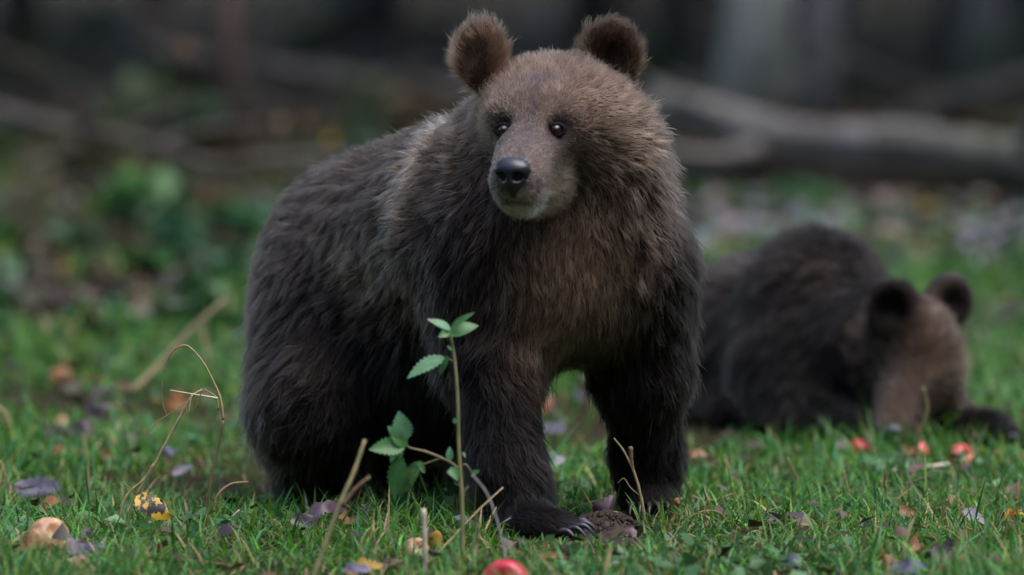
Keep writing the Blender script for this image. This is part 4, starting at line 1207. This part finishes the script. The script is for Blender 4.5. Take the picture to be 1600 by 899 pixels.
fallen_leaf(952, 795, 46, 30, 'plum', 'dark curled leaf standing upright behind the dug earth', Y=-.03, steep=1.0, rot=1.15)
fallen_leaf(985, 838, 44, 24, 'plum', 'plum leaf leaning on the dug earth', Y=-.28, steep=.8, rot=1.4)
fallen_leaf(868, 872, 46, 20, 'rust', 'brown red leaf flat in the grass in front of the claws', Y=-.52, steep=.5, rot=-.35)
fallen_leaf(890, 862, 22, 34, 'dark', 'small dark curled leaf standing before the claws', Y=-.50, steep=.9, rot=1.3)
fallen_leaf(1058, 786, 24, 12, 'rust', 'rusty leaf at the heel of the straight foreleg', Y=.06, steep=.8, rot=.9)
fallen_leaf(1082, 716, 46, 16, 'rust', 'brown orange leaf on the lawn right of the straight foreleg', steep=.6, rot=.1)
fallen_leaf(855, 635, 40, 26, 'orange', 'orange leaf seen through the gap between the forelegs', steep=.7, rot=.1)
fallen_leaf(1232, 884, 34, 44, 'purple', 'lavender leaf standing in the grass beside small dark crumbs', Y=-.60, steep=.9, rot=1.2)
fallen_leaf(1420, 890, 60, 28, 'purple', 'blue violet leaf below the orange crumpled leaf', Y=-.66, steep=.6, rot=-.1)
fallen_leaf(1390, 880, 44, 26, 'orange', 'bright orange crumpled leaf beside the blue violet leaf', Y=-.56, steep=.8, rot=.5, lobes=3)
fallen_leaf(1428, 858, 38, 26, 'rust', 'reddish brown crumpled leaf behind the blue violet leaf', Y=-.42, steep=.8, rot=-.4, lobes=3)
fallen_leaf(1485, 870, 62, 44, 'dark', 'large dark withered leaf crossed by yellow blades', Y=-.52, steep=.8, rot=.3, lobes=2)
fallen_leaf(1460, 868, 34, 30, 'dark', 'dark withered leaf touching the larger withered one', Y=-.50, steep=.8, rot=1.0)
fallen_leaf(1522, 808, 40, 16, 'grey', 'silvery grey leaf on the lawn near the yellow flower', Y=-.05, steep=.5, rot=-.7)
fallen_leaf(1418, 798, 34, 18, 'rust', 'rust coloured leaf below the crooked twig', steep=.6, rot=.1)
fallen_leaf(1255, 815, 30, 22, 'brown', 'brown leaf in the lawn above the lavender leaf', steep=.6, rot=-.5)
fallen_leaf(1305, 868, 18, 16, 'dark', 'small dark leaf crumb in the grass', Y=-.48, steep=.7, group='dark leaf crumbs')
fallen_leaf(1286, 860, 14, 12, 'dark', 'small dark leaf crumb in the grass', Y=-.44, steep=.7, group='dark leaf crumbs')
fallen_leaf(1208, 818, 24, 24, 'dark', 'blackish leaf in the lawn by the loose straws', Y=-.08, steep=.7)
fallen_leaf(150, 645, 40, 34, 'dark', 'dark withered leaf upright on the lawn, tallest of its clump', Y=1.45, steep=.9, rot=.8)
fallen_leaf(95, 682, 50, 30, 'dark', 'dark flat withered leaf under the cream coloured apple', Y=1.25, steep=.6)
fallen_leaf(132, 675, 36, 30, 'plum', 'plum brown leaf between the dark withered leaves', Y=1.30, steep=.7)
fallen_leaf(60, 765, 70, 30, 'purple', 'broad dull purple leaf on the lawn behind the rotting apple', Y=.42, steep=.5, rot=-.2)
fallen_leaf(85, 788, 40, 18, 'orange', 'pale orange leaf behind the rotting apple', steep=.6, rot=.1)
fallen_leaf(168, 712, 24, 18, 'orange', 'small orange leaf on the lawn behind the straw stalks', steep=.7, rot=.4)
fallen_leaf(95, 708, 30, 16, 'orange', 'faded orange leaf under the dark withered clump', steep=.6, rot=.1)
fallen_leaf(280, 630, 46, 26, 'orange', 'orange leaf behind the hooped dry stalk', steep=.7, rot=.1)
fallen_leaf(98, 590, 36, 26, 'orange', 'rosy orange leaf far back on the lawn', steep=.8, rot=.5)
fallen_leaf(158, 597, 26, 24, 'rust', 'small rusty leaf far back on the lawn', steep=.8, rot=.5)
fallen_leaf(265, 706, 28, 18, 'purple', 'purple leaf behind the leaning straw stalk', steep=.6)
fallen_leaf(285, 735, 30, 16, 'grey', 'greyish leaf between the two bent stalks', steep=.5)
fallen_leaf(865, 722, 34, 26, 'grey', 'pale silvery leaf in the gap between the forelegs', steep=.7, rot=.3)
fallen_leaf(780, 790, 10, 10, 'brown', 'tiny brown leaf under the bent foreleg', steep=.5)
for px, py, w, c, lb in ((438, 192, 34, 'cream', 'cream yellow leaf lit up in the dark wood behind the bear'), (481, 187, 30, 'orange', 'orange leaf beside the cream one in the dark wood'), (518, 216, 36, 'yellow', 'yellow leaf over the low dead branch close to the bear'),
                         (320, 297, 36, 'orange', 'dull orange leaf hanging under the crooked dead branch'), (1445, 322, 40, 'yellow', 'yellow leaf in the litter under the thick fallen trunk'), (102, 415, 32, 'yellow', 'yellow leaf among the green herbs'), (288, 75, 34, 'rust', 'red leaf by the reddish trunks')):
    p = ground_at(px, py + 30) if py > 250 else at(px, py, 6.9)
    fallen_leaf(px, py, w * .5, w * .4, c, lb, Y=float(p[1]), steep=1.0, rot=.5)

# yellow flower
def flower(px, py, Y):
    c = at(px, py, Y); g0 = at(px + 12, py + 48, Y); root = empty('yellow_flower', (g0[0], g0[1], 0))
    V, F = tube(spline([g0, (c + g0) / 2 + [.003, 0, 0], c], 8), [.0018] * 8, 6); mesh_np('stem', V, F, STRAW, parent=root, origin=root.location)
    for k in range(11):
        a = k * 2.4; e = .2 + .09 * k
        d = np.array([math.cos(a) * math.cos(e), math.sin(a) * math.cos(e), math.sin(e)])
        V, F = leaf_mesh(c, c + d * .019, .013, norm(np.cross(d, [.3, .5, .2])), n=6); mesh_np('petal', V, F, LM['yellow'], parent=root, origin=root.location)
    tag(root, 'small yellow flower standing in the lawn beside the silvery leaf', 'flower')
flower(1584, 808, -.14); CLEAR.append((at(1584, 808, -.2)[0], -.2, .03))

# dug earth in front of the claws
def dirt():
    rng = np.random.default_rng(2)
    m = simple_mat('dug earth', (.014, .009, .007), rough=.95, col2=(.042, .027, .019), scale=70, bump=.6)
    n = 60
    u = np.linspace(-1, 1, n); U, W = np.meshgrid(u, u, indexing='ij'); U, W = U.ravel(), W.ravel()
    r = np.sqrt(U * U + W * W)
    x, y = MOUND[0] + U * .085, MOUND[1] + .02 + W * .25
    p = np.stack([x, y, np.zeros(len(x))], 1)
    z = ground_z(x, y) - .004 + .028 * np.exp(-(r / .65) ** 2) * (1 + .5 * vnoise(p, 60, 3)) + .008 * np.clip(1 - r, 0, 1) * vnoise(p, 190, 4) - .02 * np.clip(r - .9, 0, 1)
    V = np.stack([x, y, z], 1)
    I, J = np.meshgrid(np.arange(n - 1), np.arange(n - 1), indexing='ij'); I, J = I.ravel(), J.ravel()
    F = np.stack([I * n + J, (I + 1) * n + J, (I + 1) * n + J + 1, I * n + J + 1], 1)
    o = mesh_np('dug_earth', V, F, m, origin=(MOUND[0], MOUND[1], 0))
    tag(o, 'small heap of dark dug earth in front of the claws', 'earth', kind='stuff')
    VV, FF = [], []; off = 0
    for k in range(160):
        a = rng.normal(0, .5, 2); c = np.array([MOUND[0] + a[0] * .08, MOUND[1] + a[1] * .22, 0]); rr = math.hypot(*a)
        c[2] = gz(c[0], c[1]) + .027 * math.exp(-(rr / .55) ** 2) + .002
        s = rng.uniform(.002, .007)
        t = np.array([[1, 0, 0], [-1, 0, 0], [0, 1, 0], [0, -1, 0], [0, 0, 1], [0, 0, -1]]) * rng.uniform(.6, 1.3, (6, 1)) * s
        VV.append(t + c); FF += [tuple(off + q for q in f) for f in ((0, 2, 4), (2, 1, 4), (1, 3, 4), (3, 0, 4), (2, 0, 5), (1, 2, 5), (3, 1, 5), (0, 3, 5))]; off += 6
    tag(mesh_np('earth_crumbs', np.concatenate(VV), FF, m, smooth=False), 'loose crumbs of dark earth strewn over the dug heap', 'earth', kind='stuff')
dirt()

# ------------------------------------------------------------------ herbs at the edge of the wood
def herb(px, py, hpx, wpx, n, col, label, group='herbs at the edge of the wood', seed=0, lsize=.05):
    rng = np.random.default_rng(300 + seed)
    b = ground_at(px, py); sc = (CAM_D + b[1]) / FPX
    h, w = hpx * sc, wpx * sc
    root = empty('herb', (b[0], b[1], gz(b[0], b[1])))
    k = 0
    for s in range(max(2, n // 14)):
        a = rng.uniform(0, 6.28); top = np.array([b[0] + math.cos(a) * w * .35 * rng.random(), b[1] + math.sin(a) * w * .35 * rng.random(), h * rng.uniform(.65, 1.0)])
        pts = spline([np.array([b[0], b[1], -.01]), (np.array([b[0], b[1], 0]) * .6 + top * .4) + [0, 0, .02], top], 8)
        V, F = tube(pts, np.linspace(.004, .0018, 8), 5); mesh_np('stem', V, F, GREENST, parent=root, origin=root.location)
        m = 14
        c = pts[rng.integers(2, 8, m)] + rng.normal(0, .25, (m, 3)) * np.array([w, w, h * .3])
        c[:, 2] = np.maximum(c[:, 2], .02)
        t = np.array(col) * rng.lognormal(0, .25, m)[:, None]
        V, F, C = leaf_quads(rng, c, rng.uniform(.6, 1.2, m) * lsize, t, flat=.55, long_=1.6)
        mesh_np('foliage', V, F, LEAFY, parent=root, origin=root.location, smooth=False, attrs={'tint': np.concatenate([C, np.ones((len(C), 1))], 1)})
    tag(root, label, 'herb', group)
G1, G2, G3 = (.036, .11, .024), (.034, .085, .034), (.020, .048, .018)
herb(205, 350, 75, 90, 42, (.05, .17, .03), 'bright green herb under the crooked dead branch', None, 1, .06)
herb(265, 330, 50, 70, 28, G2, 'broad leaved herb right beside the bright green one', None, 2, .06)
herb(390, 372, 40, 40, 28, (.08, .24, .11), 'pale green herb close to the back of the bear', None, 3, .055)
herb(432, 366, 44, 40, 28, G2, 'blue green herb touching the outline of the bear', None, 4, .055)
herb(275, 400, 50, 60, 28, (.07, .19, .10), 'grey green herb in the middle of the herb patch', None, 5, .055)
_h = np.random.default_rng(12)
for i in range(14):
    herb(_h.uniform(-420, -60) if i % 2 else _h.uniform(1660, 1980), _h.uniform(250, 480), _h.uniform(28, 60), _h.uniform(50, 90), 28, (G1, G2, G3)[i % 3], 'green herb growing outside the clearing towards the flanks of the wood', 'herbs in the flanks of the wood', seed=200 + i, lsize=.045)
for i in range(26):
    px = _h.uniform(-60, 420); py = _h.uniform(345, 540)
    herb(px, py, _h.uniform(28, 60), _h.uniform(50, 90), 28, (G1, G2, G3, G2)[i % 4], 'low green herb in the patch at the edge of the wood', seed=20 + i, lsize=.045)
for i in range(16):
    herb(_h.uniform(1080, 1660), _h.uniform(285, 430), _h.uniform(10, 26), _h.uniform(40, 90), 28, (G1, G2, G3)[i % 3], 'small green herb in the litter before the thick fallen trunk', 'herbs before the fallen trunk', seed=90 + i, lsize=.035)
for i in range(26):
    px = _h.uniform(-60, 700) if i < 16 else _h.uniform(950, 1660)
    herb(px, _h.uniform(60, 300) if i < 16 else _h.uniform(30, 170), _h.uniform(40, 110), _h.uniform(60, 140), 42, (G3, (.05, .05, .02), (.07, .045, .02), (.04, .07, .02))[i % 4], 'dull undergrowth plant in the shade of the wood', 'undergrowth in the wood', seed=120 + i, lsize=.06)

make_grass()
